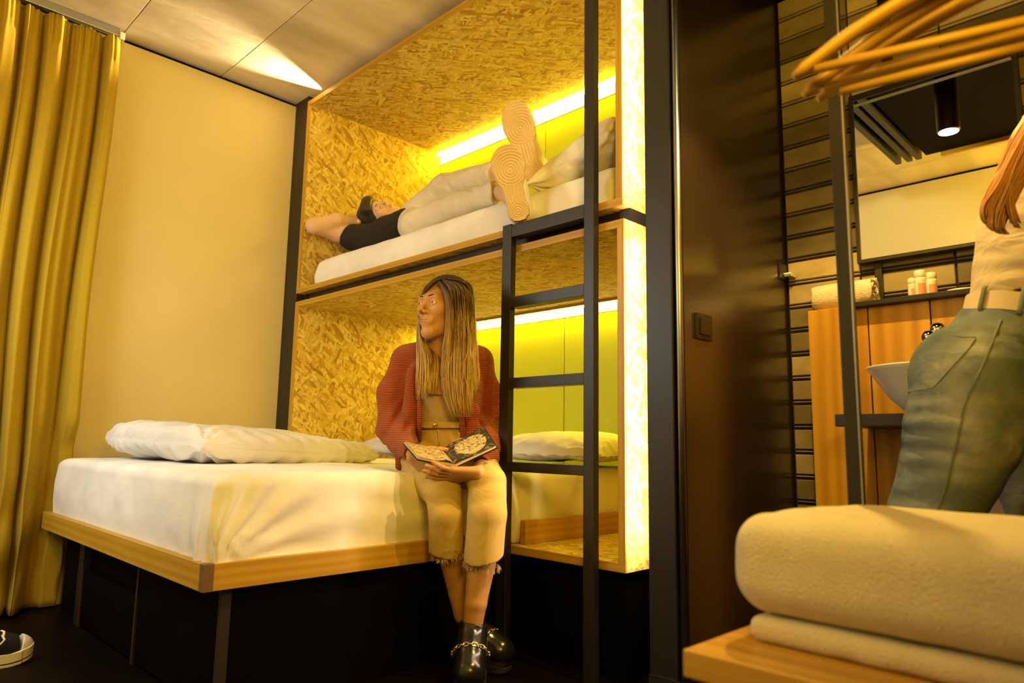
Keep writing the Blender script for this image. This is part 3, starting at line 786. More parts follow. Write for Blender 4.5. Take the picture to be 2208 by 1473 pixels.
cb = thing('bed_base', 'black storage base under the pulled-out oak bed', 'cabinet', (1.26, 2.6, 0))
bx('carcass', (.830, 1.822, 0), (1.742, 3.38, .322), M['black'], cb)
bx('door', (.806, 1.842, .012), (.829, 2.425, .318), M['black'], cb, .002)
bx('door', (.806, 2.452, .012), (.829, 3.020, .205), M['black'], cb, .002)
for y in (1.822, 2.430, 3.026): bx('edge_strip', (.802, y, 0), (.829, y+.014, .322), M['strip_dark'], cb, .001, 2)
bx('edge_strip', (.806, 3.040, 0), (.829, 3.10, .300), M['metal_black'], cb, .001, 2)
bx('latch', (.80, 3.045, .296), (.829, 3.145, .304), M['steel'], cb, .001)

def pillow_mesh(c, a, b, h, rot=0, sag=0.0, seed=1, tilt=(0, 0), n=90, wr=.010, p=2.6, pinch=.10, taper=0.0, ex=.55, under=.35, zmin=None, rnd=0.0):
    V = []; cr_, sr = math.cos(rot), math.sin(rot)
    for side in (1, -1):
        for i in range(n):
            for j in range(n):
                u = -1+2*i/(n-1); v = -1+2*j/(n-1); uu = math.sin(u*math.pi/2); vv = math.sin(v*math.pi/2)
                th = max(0, (1-abs(uu)**p))**ex*max(0, (1-abs(vv)**p))**ex
                if taper: th *= 1-taper*(uu+1)/2
                x = a*uu*(1-pinch*(1-abs(vv)**2)*abs(uu)**4)*math.sqrt(1-rnd*vv*vv); y = b*vv*(1-pinch*(1-abs(uu)**2)*abs(vv)**4)*math.sqrt(1-rnd*uu*uu)
                zz = h*th*(1.0 if side > 0 else under)
                e = (1-th)
                w = fbm((x+seed*3.1, y-seed, side*1.0), 5.5)
                ang = math.atan2(vv-np.sign(vv), uu-np.sign(uu)) if abs(uu) > .01 and abs(vv) > .01 else 0
                dcor = math.hypot(abs(uu)-1, abs(vv)-1)
                rad = math.sin(ang*15+seed)*math.exp(-(dcor/.55)**2)*min(1, dcor*4)
                edge = math.sin((x*1.3+y)*70+seed+4*w)*math.exp(-(min(1-abs(uu), 1-abs(vv))/.16)**2)*min(1, 8*th)
                zz += side*(wr*w*min(1, th*2)+wr*.75*rad*min(1, th*3)+wr*.35*edge)
                zz = zz if side > 0 else -zz
                X = x*cr_-y*sr; Y = x*sr+y*cr_
                zf = c[2]+zz+tilt[0]*X+tilt[1]*Y-sag*(uu**2)
                V.append((c[0]+X, c[1]+Y, zf if zmin is None else max(zf, zmin+(.0 if side < 0 else .004))))
    nn = n*n; F = [q for q in grid_faces(n, n)]; F += [[k+nn for k in q[::-1]] for q in grid_faces(n, n)]
    ring = [(i, 0) for i in range(n)]+[(n-1, j) for j in range(1, n)]+[(i, n-1) for i in range(n-2, -1, -1)]+[(0, j) for j in range(n-2, 0, -1)]
    idx = [i*n+j for i, j in ring]
    for k in range(len(idx)): a_, b_ = idx[k], idx[(k+1) % len(idx)]; F.append([b_, a_, a_+nn, b_+nn])
    return V, F
V, F = pillow_mesh((1.250, 2.780, .662), .395, .535, .088, .03, .0, 3, (-.050, .02), 130, .013, 3.6, .02, .35, .30, .75, .613, .24)
tag(mk('pillow', V, F, M['pillowcase'], None, True), 'large plump white pillow on the pulled-out oak bed by the cream wall', 'pillow')
V, F = pillow_mesh((2.385, 2.03, .655), .22, .36, .095, .02, .0, 5, (.02, 0), 80, .014)
tag(mk('pillow', V, F, M['pillowcase'], None, True), 'white pillow against the lime panel inside the lower pod, seen through the ladder', 'pillow')
V, F = pillow_mesh((2.30, 2.95, .655), .22, .30, .085, .0, .0, 7, (0, 0), 60, .012)
tag(mk('pillow', V, F, M['pillowcase'], None, True), 'white pillow in the lower pod half hidden behind the seated woman', 'pillow')
V, F = pillow_mesh((2.10, 1.520, 1.675), .34, .20, .17, .06, .0, 9, (-.02, -.34), 90, .012, 2.2)
tag(mk('pillow', V, F, M['duvet'], None, True), 'big white pillow heaped at the foot of the upper pod mattress behind the ladder', 'pillow')
V, F = pillow_mesh((2.30, 3.02, 1.66), .28, .24, .13, .0, .0, 11, (0, .30), 50, .01)
tag(mk('pillow', V, F, M['pillowcase'], None, True), 'white pillow under the head of the boy in the upper pod', 'pillow')

# ================================================================== PARTITION FITTINGS
s0, s1 = onY(1497, 674, 1.062), onY(1531, 737, 1.062)
t = thing('light_switch', 'dark square rocker light switch on the brown partition', 'switch', ((s0[0]+s1[0])/2, 1.062, (s0[2]+s1[2])/2))
bx('frame', (s0[0], 1.053, s1[2]), (s1[0], 1.0615, s0[2]), M['switch'], t, .002)
dx, dz = (s1[0]-s0[0]), (s0[2]-s1[2])
bx('rocker', (s0[0]+.17*dx, 1.047, s1[2]+.17*dz), (s1[0]-.17*dx, 1.054, s0[2]-.17*dz), M['switch'], t, .003)
s0, s1 = onY(1678, 566, 1.062), onY(1698, 608, 1.062)
t = thing('wall_hook', 'small dark metal hook block at the far edge of the partition', 'hook', ((s0[0]+s1[0])/2, 1.062, (s0[2]+s1[2])/2))
bx('plate', (s0[0], 1.056, s1[2]), (s1[0], 1.0615, s0[2]), M['switch'], t, .002); bx('peg', (s0[0]+.02, 1.022, s1[2]+.006), (s1[0]-.02, 1.056, s1[2]+.022), M['chrome'], t, .004)

# ================================================================== WASHSTAND
XV = 2.300
vb = thing('washstand', 'knotty oak plank washstand against the tiled bathroom wall', 'washstand', (2.38, .35, 0))
zt = onX(1790, 665, 2.262)[2]
yb0, yb1 = onX(1836, 800, 2.262)[1], onX(1747, 800, 2.262)[1]
bx('side_board', (2.262, yb0, 0), (2.470, yb1, zt), M['oak_cab'], vb, .003, 2)
yj = [yb0-.001, onX(1872, 700, XV)[1], onX(2005, 660, XV)[1], onX(2081, 640, XV)[1], .25, .13, .0]
for a, b in zip(yj[:-1], yj[1:]):
    bx('plank', (XV, b+.002, .800), (XV+.022, a-.002, zt-.004), M['oak_cab'], vb, .002, 2)
    bx('plank', (XV, b+.002, .0), (XV+.022, a-.002, .40), M['oak_cab'], vb, .002, 2)
    bx('plank', (XV, b+.002, .405), (XV+.022, a-.002, .765), M['oak_cab'], vb, .002, 2)
bx('shelf_top', (2.262, .0, zt-.003), (2.470, yb0-.001, zt+.010), M['metal_black'], vb, .001)
bx('counter', (2.030, .02, .758), (XV, .748, .792), M['metal_black'], vb, .003)
SHZ = zt+.010
# basin
cxy = np.array([2.135, .528]); zr = onX(1867, 800, 2.135)[2]
V, F = lathe([(.020, .793), (.060, .793), (.066, .800), (.105, .838), (.150, zr-.010), (.158, zr-.002), (.158, zr+.002), (.150, zr+.001), (.100, .850), (.055, .818), (.002, .812)], 56, (*cxy, 0))
tag(mk('wash_basin', V, F, M['ceramic'], None, True), 'white conical wash basin on the dark counter behind the standing woman', 'basin')
# faucet
p1 = onX(2010, 730, 2.262); p2 = onX(2028, 714, 2.272)
t = thing('faucet', 'chrome wall faucet on the oak planks above the white basin', 'faucet', (2.30, p1[1], p1[2]))
for p in (p1, p2):
    V, F = lathe([(.0005, -.045), (.016, -.042), (.021, -.030), (.019, -.012), (.012, 0), (.014, .030)], 24)
    V = np.stack([V[:, 2], V[:, 0], V[:, 1]], 1)+p; mk('handle', V, F, M['chrome'], t, True)
V, F, _ = tube([p2+(.03, -.05, .0), p2+(-.06, -.05, .0), p2+(-.10, -.05, -.012), p2+(-.105, -.05, -.03)], .010, 14); mk('spout', V, F, M['chrome'], t, True)
# mirror
y0, y1 = onX(2190, 95, 2.44)[1], onX(1830, 210, 2.44)[1]; z0, z1 = onX(1845, 570, 2.44)[2], onX(1830, 210, 2.44)[2]
t = thing('wall_mirror', 'rectangular black framed mirror on the tiled wall', 'mirror', (2.46, (y0+y1)/2, z0))
bx('cabinet_back', (2.446, y0+.004, z0+.004), (2.479, y1-.004, z1-.004), M['metal_black'], t)
bx('glass', (2.441, y0+.012, z0+.012), (2.446, y1-.012, z1-.012), M['mirror'], t)
for lo_, hi_ in (((2.436, y0, z0), (2.470, y0+.012, z1)), ((2.436, y1-.012, z0), (2.470, y1, z1)), ((2.436, y0+.012, z0), (2.470, y1-.012, z0+.012)), ((2.436, y0+.012, z1-.020), (2.470, y1-.012, z1))):
    bx('frame_bar', lo_, hi_, M['metal_black'], t, .001)
bx('frame_bar', (2.434, y0+.014, z1-.040), (2.441, y1-.014, z1-.034), M['steel'], t, .001)
yb = onX(1897, 615, 2.472)[1]
tag(bx('mirror_bracket', (2.462, yb-.011, SHZ), (2.479, yb+.011, z0), M['metal_black'], None, .001), 'black vertical steel bar between the washstand shelf and the mirror', 'bracket')
yb = onX(1906, 20, 2.472)[1]
tag(bx('mirror_bracket', (2.462, yb-.016, z1+.0), (2.479, yb+.016, 2.399), M['metal_black'], None, .001), 'black vertical steel bar running up from the mirror top', 'bracket')
# rolled towel
r0, r1 = onX(1758, 630, 2.375)[1], onX(1886, 620, 2.375)[1]; RR = .047
V = []; nturn, nph, nx = 3.2, 150, 44
for i in range(nph):
    th = i/(nph-1)*nturn*2*math.pi; rr = .010+(RR-.010)*(i/(nph-1))**.8
    for j in range(nx):
        y = r1+(r0-r1)*j/(nx-1)+.004*math.sin(th*2.7); e = 1-.10*max(0, (j-nx*.75)/(nx*.25))**2
        q = rr*e+.0012*noise.noise(Vector((th*2, y*40, 0)))
        V.append((2.375+q*math.cos(th), y, SHZ+RR+.003+q*math.sin(th)*.98))
o = mk('rolled_towel', V, grid_faces(nph, nx), M['towel_small'], None, True); mm = o.modifiers.new('thick', 'SOLIDIFY'); mm.thickness = .008; mm.offset = 0
tag(o, 'small white towel rolled up on the left end of the washstand', 'towel')
# tray, bottles, soap
tz = SHZ
a0, a1 = onX(1946, 640, 2.33)[1], onX(2104, 625, 2.33)[1]
t = thing('toiletry_tray', 'flat black tray under the bottles on the washstand', 'tray', (2.37, (a0+a1)/2, tz))
bx('tray_base', (2.315, a1, tz+.0005), (2.43, a0, tz+.005), M['metal_black'], t, .001)
for lo_, hi_ in (((2.315, a1, tz+.005), (2.319, a0, tz+.012)), ((2.426, a1, tz+.005), (2.43, a0, tz+.012)), ((2.319, a1, tz+.005), (2.426, a1+.004, tz+.012)), ((2.319, a0-.004, tz+.005), (2.426, a0, tz+.012))):
    bx('rim', lo_, hi_, M['metal_black'], t, .001)
def bottle(px, py, X, h, label):
    p = onX(px, py, X); z = tz+.005; r = .0165
    t = thing('toiletry_bottle', label, 'bottle', (p[0], p[1], z), 'milky bottles on the tray')
    V, F = lathe([(.001, z), (r*.9, z), (r, z+.004), (r, z+h*.45), (r*.93, z+h*.62), (r*.99, z+h*.74), (r*.6, z+h*.755)], 26, (p[0], p[1], 0)); mk('bottle_body', V, F, M['bottle'], t, True)
    V, F = lathe([(r*.95, z+h*.757), (r*1.0, z+h*.77), (r*.97, z+h*.97), (r*.8, z+h), (.001, z+h)], 26, (p[0], p[1], 0)); mk('cap', V, F, M['bottle'], t, True)
    V = []; n = 9
    for k in range(n):
        a = math.radians(172+k*9)
        for zz in (z+h*.12, z+h*.52): V.append((p[0]+(r+.0006)*math.cos(a), p[1]+(r+.0006)*math.sin(a), zz))
    mk('sticker', V, grid_faces(n, 2), M['bottle_label'], t, True, label='salmon orange label stripe')
bottle(1970, 620, 2.385, .072, 'leftmost and smallest milky white toiletry bottle on the black tray')
bottle(1985, 620, 2.36, .088, 'tallest milky toiletry bottle in the middle of the three on the tray')
bottle(2008, 620, 2.375, .080, 'right hand milky toiletry bottle with a salmon label, nearest the soap')
sp_ = onX(2072, 622, 2.36)
V, F = lathe([(.001, 0), (.030, 0), (.034, .004), (.034, .010), (.028, .015), (.001, .016)], 30); V = V*np.array([.75, 1.25, 1])+np.array([sp_[0], sp_[1], tz+.0055])
tag(mk('soap_bar', V, F, M['soap'], None, True), 'pale yellow soap bar on the black tray beside the bottles', 'soap')

# ================================================================== OPEN WARDROBE IN THE FOREGROUND
bench = thing('bench', 'lacquered oak bench with a dark base in the right foreground', 'bench', (1.04, .0, 0))
bx('bench_top', (.800, -.55, .418), (1.285, .490, .450), M['bench'], bench, .003, 1)
bx('drawer_front', (.822, -.53, .30), (.840, .470, .412), M['oak_cab'], bench, .003, 1)
bx('apron', (.840, -.53, .402), (1.28, .470, .418), M['metal_black'], bench)
for y in (-.53, .452): bx('side_panel', (.840, y, 0), (1.28, y+.018, .402), M['black'], bench)
bx('back_board', (1.262, -.512, .0), (1.28, .452, .402), M['black'], bench)
rk = thing('clothes_rack', 'dark steel clothes rack post rising behind the oak bench', 'clothes rack', (1.32, .2, 0))
pc = C3(1818, 500, 1.30)
bx('post', (pc[0]-.011, pc[1]-.012, 0), (pc[0]+.011, pc[1]+.012, 1.80), M['metal_black'], rk, .0025)
bx('edge_profile', (pc[0]-.0125, pc[1]-.0150, 0), (pc[0]-.006, pc[1]-.0122, 1.80), M['steel'], rk, .001)
bx('post', (pc[0]-.011, -.50, 0), (pc[0]+.011, -.478, 1.80), M['metal_black'], rk, .0025)
bx('cross_bar', (pc[0]-.011, -.478, 1.60), (pc[0]+.011, pc[1]-.016, 1.622), M['metal_black'], rk, .002)
RAILY, RAILZ = .165, 1.560
V, F, _ = tube([(.62, RAILY, RAILZ), (1.0, RAILY, RAILZ), (pc[0]+.004, RAILY, RAILZ)], .011, 16); mk('hanging_rail', V, F, M['metal_black'], rk, True)
bx('rail_bracket', (pc[0]-.008, RAILY-.008, RAILZ), (pc[0]+.008, RAILY+.008, 1.60), M['metal_black'], rk)

def build_hanger(tip, apex, end, label):
    """wooden hanger from its near tip over the neck to its far tip"""
    tip, apex, end = map(np.asarray, (tip, apex, end))
    t = thing('clothes_hanger', label, 'hanger', tuple(apex), 'wooden hangers on the rail')
    def bez(a, b, c, n=16):
        s = np.linspace(0, 1, n)[:, None]; return (1-s)**2*a+2*s*(1-s)*b+s*s*c
    m1 = (tip+apex)/2+np.array([0, 0, .022]); m2 = (end+apex)/2+np.array([0, 0, .022])
    P = np.concatenate([bez(tip, m1, apex), bez(apex, m2, end)[1:]])
    n = len(P); r = .0118+.004*np.sin(np.linspace(0, math.pi, n)); r[0] = .008; r[-1] = .008; r[1] = .0135; r[-2] = .0135
    V, F, uv = tube(P, r, 12, flat=.62); uvw = np.stack([uv[:, 1]*.45, uv[:, 0]*.05], 1); mk('shoulder_bar', V, F, M['hanger'], t, True, uvw)
    a = tip*.93+end*.07+np.array([0, 0, .004]); b = tip*.07+end*.93+np.array([0, 0, .004])
    V, F, uv = tube([a, (a+b)/2, b], .0064, 12); uvw = np.stack([uv[:, 1]*.45, uv[:, 0]*.05], 1); mk('trouser_bar', V, F, M['hanger'], t, True, uvw)
    hx = apex[0]
    hk = [apex+(0, 0, .0), apex+(0, 0, .03)]
    top = np.array([hx, RAILY, RAILZ]); st = np.array([hx, RAILY-.0135, RAILZ-.03]); hk += [np.array([apex[0], apex[1], apex[2]+.05])*.5+st*.5]
    for k in range(9):
        an = math.radians(180-k*26); hk.append(top+np.array([0, .0155*math.cos(an), .0155*math.sin(an)]))
    V, F, _ = tube(hk, .0017, 8); mk('hook', V, F, M['steel'], t, True)
    return t
def hanger_px(tp, td, ap, ad, ep, ed, label): return build_hanger(C3(*tp, td), C3(*ap, ad), C3(*ep, ed), label)
hanger_px((1712, 166), .95, (2060, -50), .90, (2400, 8), .84, 'wooden clothes hanger whose tip reaches furthest left of the bunch')
hanger_px((1733, 205), .98, (2110, -48), .92, (2440, 20), .86, 'wooden clothes hanger just right of and below the furthest left hanger')
hanger_px((1764, 214), 1.02, (2150, -30), .97, (2480, 40), .90, 'wooden clothes hanger lowest of the bunch, half hidden by the others')
hanger_px((1745, 190), 1.06, (2180, -60), 1.00, (2500, 0), .94, 'wooden clothes hanger at the back of the bunch nearest the mirror')

# folded bath towels on the bench
def towel_block(name, x0, x1, y0, y1, z0, z1, r, rot, label, seed):
    h = .0045; ax = np.array([[math.cos(rot), math.sin(rot), 0], [-math.sin(rot), math.cos(rot), 0], [0, 0, 1]])
    c = np.array([(x0+x1)/2, (y0+y1)/2, (z0+z1)/2]); hf = np.array([(x1-x0)/2, (y1-y0)/2, (z1-z0)/2])
    f = Field(c-hf*1.15-.04, c+hf*1.15+.04, h)
    f.rbox(c, hf, ax, r); f.wobble(.0035, 16, seed); f.wobble(.0012, 70, seed+1)
    f.clip((0, 0, z0+.001), (0, 0, -1))
    V, F = f.mesh(); return tag(mk(name, V, F, M['towel'], None, True), label, 'towel')
towel_block('bath_towel', .882, 1.235, -.30, .448, .450, .484, .0155, -.035, 'thin folded white bath towel lying under the thick one on the bench', 3)
towel_block('bath_towel', .868, 1.245, -.32, .472, .485, .612, .046, -.040, 'thick folded white bath towel on top of the stack in the foreground', 8)

# ================================================================== SNEAKER AT THE LEFT EDGE
def build_sneaker():
    tipx, y = .598, 2.705; L = .275
    t = thing('sneaker', 'black canvas sneaker with white toe cap on the dark floor at the left edge', 'shoe', (tipx-L/2, y, 0))
    rot = np.array([[math.cos(.06), -math.sin(.06)], [math.sin(.06), math.cos(.06)]])
    def outline(u): # u 0 heel .. 1 toe
        return .036+.016*math.sin(min(1, u/.75)*math.pi*.5)**2-.006*math.sin(u*math.pi)**2 if u < .86 else .046*math.sqrt(max(0, 1-((u-.86)/.14)**2))
    def ring(z, off, n=60):
        pts = []
        for k in range(n):
            u = .5-.5*math.cos(math.pi*k/(n-1)); pts.append((u, outline(u)+off if 0 < u < 1 else 0))
        full = [(u, w) for u, w in pts]+[(u, -w) for u, w in pts[::-1][1:-1]]
        hw = .036
        out = []
        for u, wd in full:
            x = tipx-L+L*u; 
            if u < .1: wd = math.copysign(hw*math.sqrt(max(0, 1-((.1-u)/.1)**2)), wd) if wd else 0
            q = rot@np.array([x-tipx, wd]); toe = .016*max(0, (u-.72)/.28)**1.6
            out.append((tipx+q[0], y+q[1], z+toe))
        return out
    def sole(z0, z1, off, mat, nm):
        a = ring(z0, off); b = ring(z1, off); n = len(a)
        F = [[i, (i+1) % n, n+(i+1) % n, n+i] for i in range(n)]+[list(range(n))[::-1], list(range(n, 2*n))]
        mk(nm, a+b, F, mat, t)
    sole(0, .008, .001, M['white_rubber'], 'outsole'); sole(.008, .011, .0015, M['canvas'], 'stripe'); sole(.011, .036, .001, M['white_rubber'], 'midsole')
    f = Field((tipx-L-.02, y-.07, .03), (tipx+.02, y+.07, .16), .003)
    f.ell((tipx-.055, y, .040), (.055, .046, .040), k=0); f.cone((tipx-.09, y, .05), (tipx-.19, y, .085), .040, .036, .03); f.cone((tipx-.23, y+.0, .04), (tipx-.225, y, .12), .036, .036, .03)
    f.clip((0, 0, .034), (0, 0, -1)); f.cone((tipx-.215, y, .10), (tipx-.215, y, .18), .028, .030, .01, 's')
    f.clip((tipx-.042, y, 0), (1, 0, 0))
    V, F = f.mesh(); mk('canvas_upper', V, F, M['canvas'], t, True)
    f = Field((tipx-.075, y-.07, .03), (tipx+.02, y+.07, .12), .0025)
    f.ell((tipx-.053, y, .040), (.0555, .0475, .0435), k=0); f.clip((0, 0, .036), (0, 0, -1)); f.clip((tipx-.050, y, 0), (-1, 0, .25))
    V, F = f.mesh(); mk('toe_cap', V, F, M['white_rubber'], t, True)
    for k in range(5):
        x = tipx-.085-.02*k; z = .092+.0075*k
        V, F, _ = tube([(x, y-.024, z-.006), (x+.003, y-.010, z+.004), (x, y+.010, z+.004), (x-.006, y+.024, z-.006)], .0035, 8, flat=.6); mk('lace', V, F, M['lace'], t, True)
    V, F, _ = tube([(tipx-.088, y-.02, .088), (tipx-.085, y-.044, .080), (tipx-.095, y-.050, .070), (tipx-.105, y-.042, .078), (tipx-.098, y-.022, .094)], .0032, 8); mk('lace_loop', V, F, M['lace'], t, True)
build_sneaker()

# ================================================================== PEOPLE
CAX = np.array([_R, _U, _F])
def body(name, parts, mat, root): return mk(name, *fmesh(parts), mat, root, True)
def bounds(pts, pad): P = np.array(pts); return P.min(0)-pad, P.max(0)+pad
def shift_strands(root, name, mat, bundles, rad=.0021, sides=4, seed=5):
    """bundles: list of (count, [(px, py, half width px, depth, half depth), ...], end jitter)"""
    rs = np.random.RandomState(seed); parts = []
    for cnt, pts, jit in bundles:
        for s in range(cnt):
            a = rs.uniform(-1, 1); b = rs.uniform(-1, 1); cut = 1-jit*rs.rand()**1.5; ph = rs.rand()*6.28; am = rs.rand()
            dr = .09*rs.randn(); Q = [C3(x+hw*(a+dr*math.sin(2.2*kk+ph)), y, d+hd*b*math.sqrt(max(0, 1-a*a))-hd*.4*math.sqrt(max(0, 1-a*a))) for kk, (x, y, hw, d, hd) in enumerate(pts)]
            Q = np.array(Q); t = np.linspace(0, cut*(len(Q)-1), 18); P = []
            for tt in t:
                i = min(int(tt), len(Q)-2); f = tt-i
                p0, p1, p2, p3 = Q[max(i-1, 0)], Q[i], Q[i+1], Q[min(i+2, len(Q)-1)]
                P.append(.5*((2*p1)+(-p0+p2)*f+(2*p0-5*p1+4*p2-p3)*f*f+(-p0+3*p1-3*p2+p3)*f**3))
            P = np.array(P); k = np.linspace(0, 1, 18)
            wig = (.0010*am*np.sin(k*9+ph)*k)[:, None]*_R[None]+(.010*(rs.rand()-.5)*k**2)[:, None]*_R[None]; P = P+wig
            V, F, uv = tube(P, rad*(1-.55*k**3), sides); uv[:, 0] = rs.rand()
            parts.append((V, F, uv))
    V, F, uv = merge(parts); return mk(name, V, F, mat, root, True, uv)

def sole_mesh(toe, heel, nrm, W, ball, heelc, mirror=1):
    """tread plate with raised rings; toe/heel world points, nrm towards the ground side of the sole"""
    ux = toe-heel; L = np.linalg.norm(ux); ux = ux/L; n = unit(nrm-ux*(nrm@ux)); vy = np.cross(n, ux)*mirror
    def hw(u):
        ctrl = [(0, .0), (.02, .40), (.07, .60), (.14, .66), (.30, .58), (.42, .62), (.58, .88), (.70, 1.0), (.82, .97), (.91, .78), (.97, .48), (1.0, .0)]
        for (a, x), (b, y) in zip(ctrl[:-1], ctrl[1:]):
            if u <= b: t = (u-a)/(b-a); t = t*t*(3-2*t) if 0 < a < .9 else math.sin(t*math.pi/2) if a < .05 else t**1.3 if False else t; return (x+(y-x)*t)*W/2
        return 0
    def mid(u): return .08*W*math.sin((u-.2)*math.pi)*(1 if u > .2 else 0)
    nu, nv = 190, 64; V = []
    for i in range(nu):
        u = .5-.5*math.cos(math.pi*i/(nu-1))
        for j in range(nv):
            v = -1+2*j/(nv-1); yy = mid(u)+hw(u)*v; e = 1-abs(v)
            db = math.hypot((u-ball[0])*L, yy-ball[1]*W); dh = math.hypot((u-heelc)*L, yy)
            h = 0
            if .05 < u < .97 and e > .09:
                if u > .47: h = .0016*math.sin(db*2*math.pi/.0105)
                elif u < .24: h = .0014*math.sin(dh*2*math.pi/.0085)
                else: h = .0013*math.sin(yy*2*math.pi/.012)
            rim = -.004*max(0, (.10-e)/.10)**2-.012*max(0, u-.86)
            V.append(heel+ux*(u*L)+vy*yy+n*(h+rim))
    top = np.array(V); back = top-n*.026
    F = grid_faces(nu, nv); k = nu*nv; F += [[q+k for q in f[::-1]] for f in grid_faces(nu, nv)]
    for i in range(nu-1):
        F.append([i*nv, i*nv+k, (i+1)*nv+k, (i+1)*nv]); F.append([i*nv+nv-1, (i+1)*nv+nv-1, (i+1)*nv+nv-1+k, i*nv+nv-1+k])
    return np.concatenate([top, back]), F, ux, n, vy, L

# ------------------------------------------------------------------ the seated woman
def seated_woman():
    root = thing('person', 'long haired woman in a rust cardigan sitting on the bed edge with a book', 'person', tuple(C3(960, 985, 2.52)*np.array([1, 1, 0])))
    hc, s = C3(958, 664, 2.455), .240
    A = head_frame(camdir(-.64, .17, .75), camdir(.08, 1, -.17))
    nb = C3(952, 757, 2.50)
    # ---- skin: head, chest, hands, shins, one mesh
    lo, hi = bounds([hc-.17, hc+.17, nb-.16, nb+.14], 0.0)
    f = Field(lo, hi, .0030); add_head(f, hc, A, s)
    f.cone(hc+(np.array([0, -.10, -.16])@A)*s, nb+_U*.01, .053, .056, .03)
    f.cone(nb, C3(953, 830, 2.48), .062, .085, .05)
    f.cone(nb+_U*-.01, C3(905, 780, 2.55), .040, .034, .04); f.cone(nb+_U*-.01, C3(1005, 778, 2.57), .040, .034, .04)
    P = [f.mesh()]
    f = Field(*bounds([C3(860, 1010, 2.30), C3(1050, 760, 2.62), C3(860, 760, 2.6), C3(1060, 1000, 2.5), C3(940, 1080, 2.1)], .09), .007)
    f.ell(C3(953, 860, 2.515), (.098, .19, .075), CAX, .03); f.ell(C3(955, 960, 2.52), (.11, .09, .09), CAX, .04)
    f.chain([C3(882, 780, 2.55), C3(852, 850, 2.53), C3(850, 920, 2.49), C3(868, 953, 2.39), C3(889, 975, 2.26)], [.034, .032, .030, .025, .020], .02)
    f.chain([C3(1026, 782, 2.60), C3(1046, 850, 2.61), C3(1050, 918, 2.58), C3(1049, 958, 2.46), C3(1046, 988, 2.29)], [.034, .032, .030, .025, .022], .02)
    f.chain([C3(905, 985, 2.50), C3(958, 1062, 2.18)], [.07, .05], .02); f.chain([C3(1000, 975, 2.48), C3(1050, 1040, 2.18)], [.07, .05], .02)
    P.append(f.mesh())
    # right hand under the left half of the book, left hand under the spine with the thumb on the page
    w = C3(891, 983, 2.235); f = Field(w-.14, w+.14, .0026)
    f.cone(C3(881, 967, 2.30), w, .020, .019, .01)
    add_hand(f, w, camdir(.70, -.52, .25), camdir(-.35, -.35, .86), .90, (30, 42, 50, 55), -1, (.55, .70, -.2)); P.append(f.mesh())
    w = C3(1030, 1021, 2.115); f = Field(w-.14, w+.14, .0026)
    f.cone(C3(1046, 990, 2.27), w, .027, .020, .01)
    add_hand(f, w, camdir(-.97, .03, .10), camdir(.05, -.80, .60), .90, (2, 5, 8, 12), -1, (.86, .50, .10)); P.append(f.mesh())
    # shins
    kL, aL = C3(1048, 1060, 2.16), C3(1020, 1345, 2.085); kR, aR = C3(958, 1080, 2.19), C3(1000, 1325, 2.21)
    f = Field(*bounds([kL, aL, kR, aR], .08), .004)
    f.chain([kL, C3(1038, 1215, 2.12), C3(1026, 1300, 2.09), aL], [.050, .043, .033, .029], .006)
    f.chain([kR, C3(974, 1200, 2.19), C3(990, 1280, 2.21), aR], [.048, .040, .033, .031], .006)
    P.append(f.mesh()); body('body', P, M['skin'], root)
    face_parts(root, hc, A, s, True, (.28, .12))
    # ---- hair
    f = Field(hc-.22, hc+.22, .0034); L = lambda x, y, z: hc+(np.array([x, y, z])@A)*s
    f.ell(L(0, -.085, .135), np.array([.345, .42, .374])*s, A, .02)
    f.ell(L(0, -.16, -.12), np.array([.26, .24, .40])*s, A, .05)
    f.ell(L(0, .40, -.10), np.array([.285, .30, .475])*s, A, .01, 's')
    mk('hair_cap', *f.mesh(), M['hair_root'], root, True)
    shift_strands(root, 'long_hair', M['hair_long'], [
        (620, [(955, 601, 9, 2.41, .03), (984, 618, 24, 2.390, .05), (992, 660, 27, 2.40, .05), (992, 700, 28, 2.40, .05), (990, 745, 29, 2.395, .04), (990, 795, 33, 2.375, .03), (990, 845, 31, 2.37, .025), (996, 900, 22, 2.375, .02)], .55),
        (420, [(960, 600, 9, 2.43, .05), (1000, 611, 12, 2.43, .07), (1017, 650, 6, 2.47, .05), (1018, 710, 7, 2.46, .04), (1021, 760, 9, 2.43, .03), (1022, 810, 10, 2.41, .02), (1014, 860, 10, 2.40, .02)], .35),
        (130, [(946, 606, 5, 2.385, .015), (962, 628, 6, 2.355, .015), (968, 665, 6, 2.345, .015), (968, 705, 6, 2.345, .015), (964, 750, 8, 2.36, .02), (963, 800, 11, 2.37, .02), (967, 855, 13, 2.37, .02)], .5),
        (190, [(944, 603, 9, 2.385, .012), (926, 616, 7, 2.392, .012), (912, 640, 3.5, 2.425, .012), (906, 680, 3, 2.44, .012), (905, 725, 6, 2.44, .02), (914, 770, 15, 2.405, .02), (914, 815, 16, 2.385, .02), (910, 862, 12, 2.39, .02)], .55),
        (220, [(930, 690, 10, 2.51, .02), (926, 735, 17, 2.485, .02), (930, 780, 18, 2.42, .02), (928, 825, 16, 2.395, .02), (926, 850, 14, 2.395, .02)], .35)], .00165)
    # ---- clothes
    f = Field(*bounds([C3(880, 830, 2.35), C3(1030, 930, 2.65)], .08), .0045)
    f.ell(C3(953, 865, 2.51), (.104, .24, .082), CAX, .02); f.ell(C3(953, 950, 2.515), (.105, .10, .085), CAX, .03)
    for e in (-1, 1): f.ell(C3(953+e*24, 845, 2.455), (.040, .045, .035), CAX, .03)
    f.clip(C3(950, 834, 2.42), (0, 0, 1)); f.clip(C3(950, 917, 2.42), (0, 0, -1)); f.wobble(.0012, 45, 4)
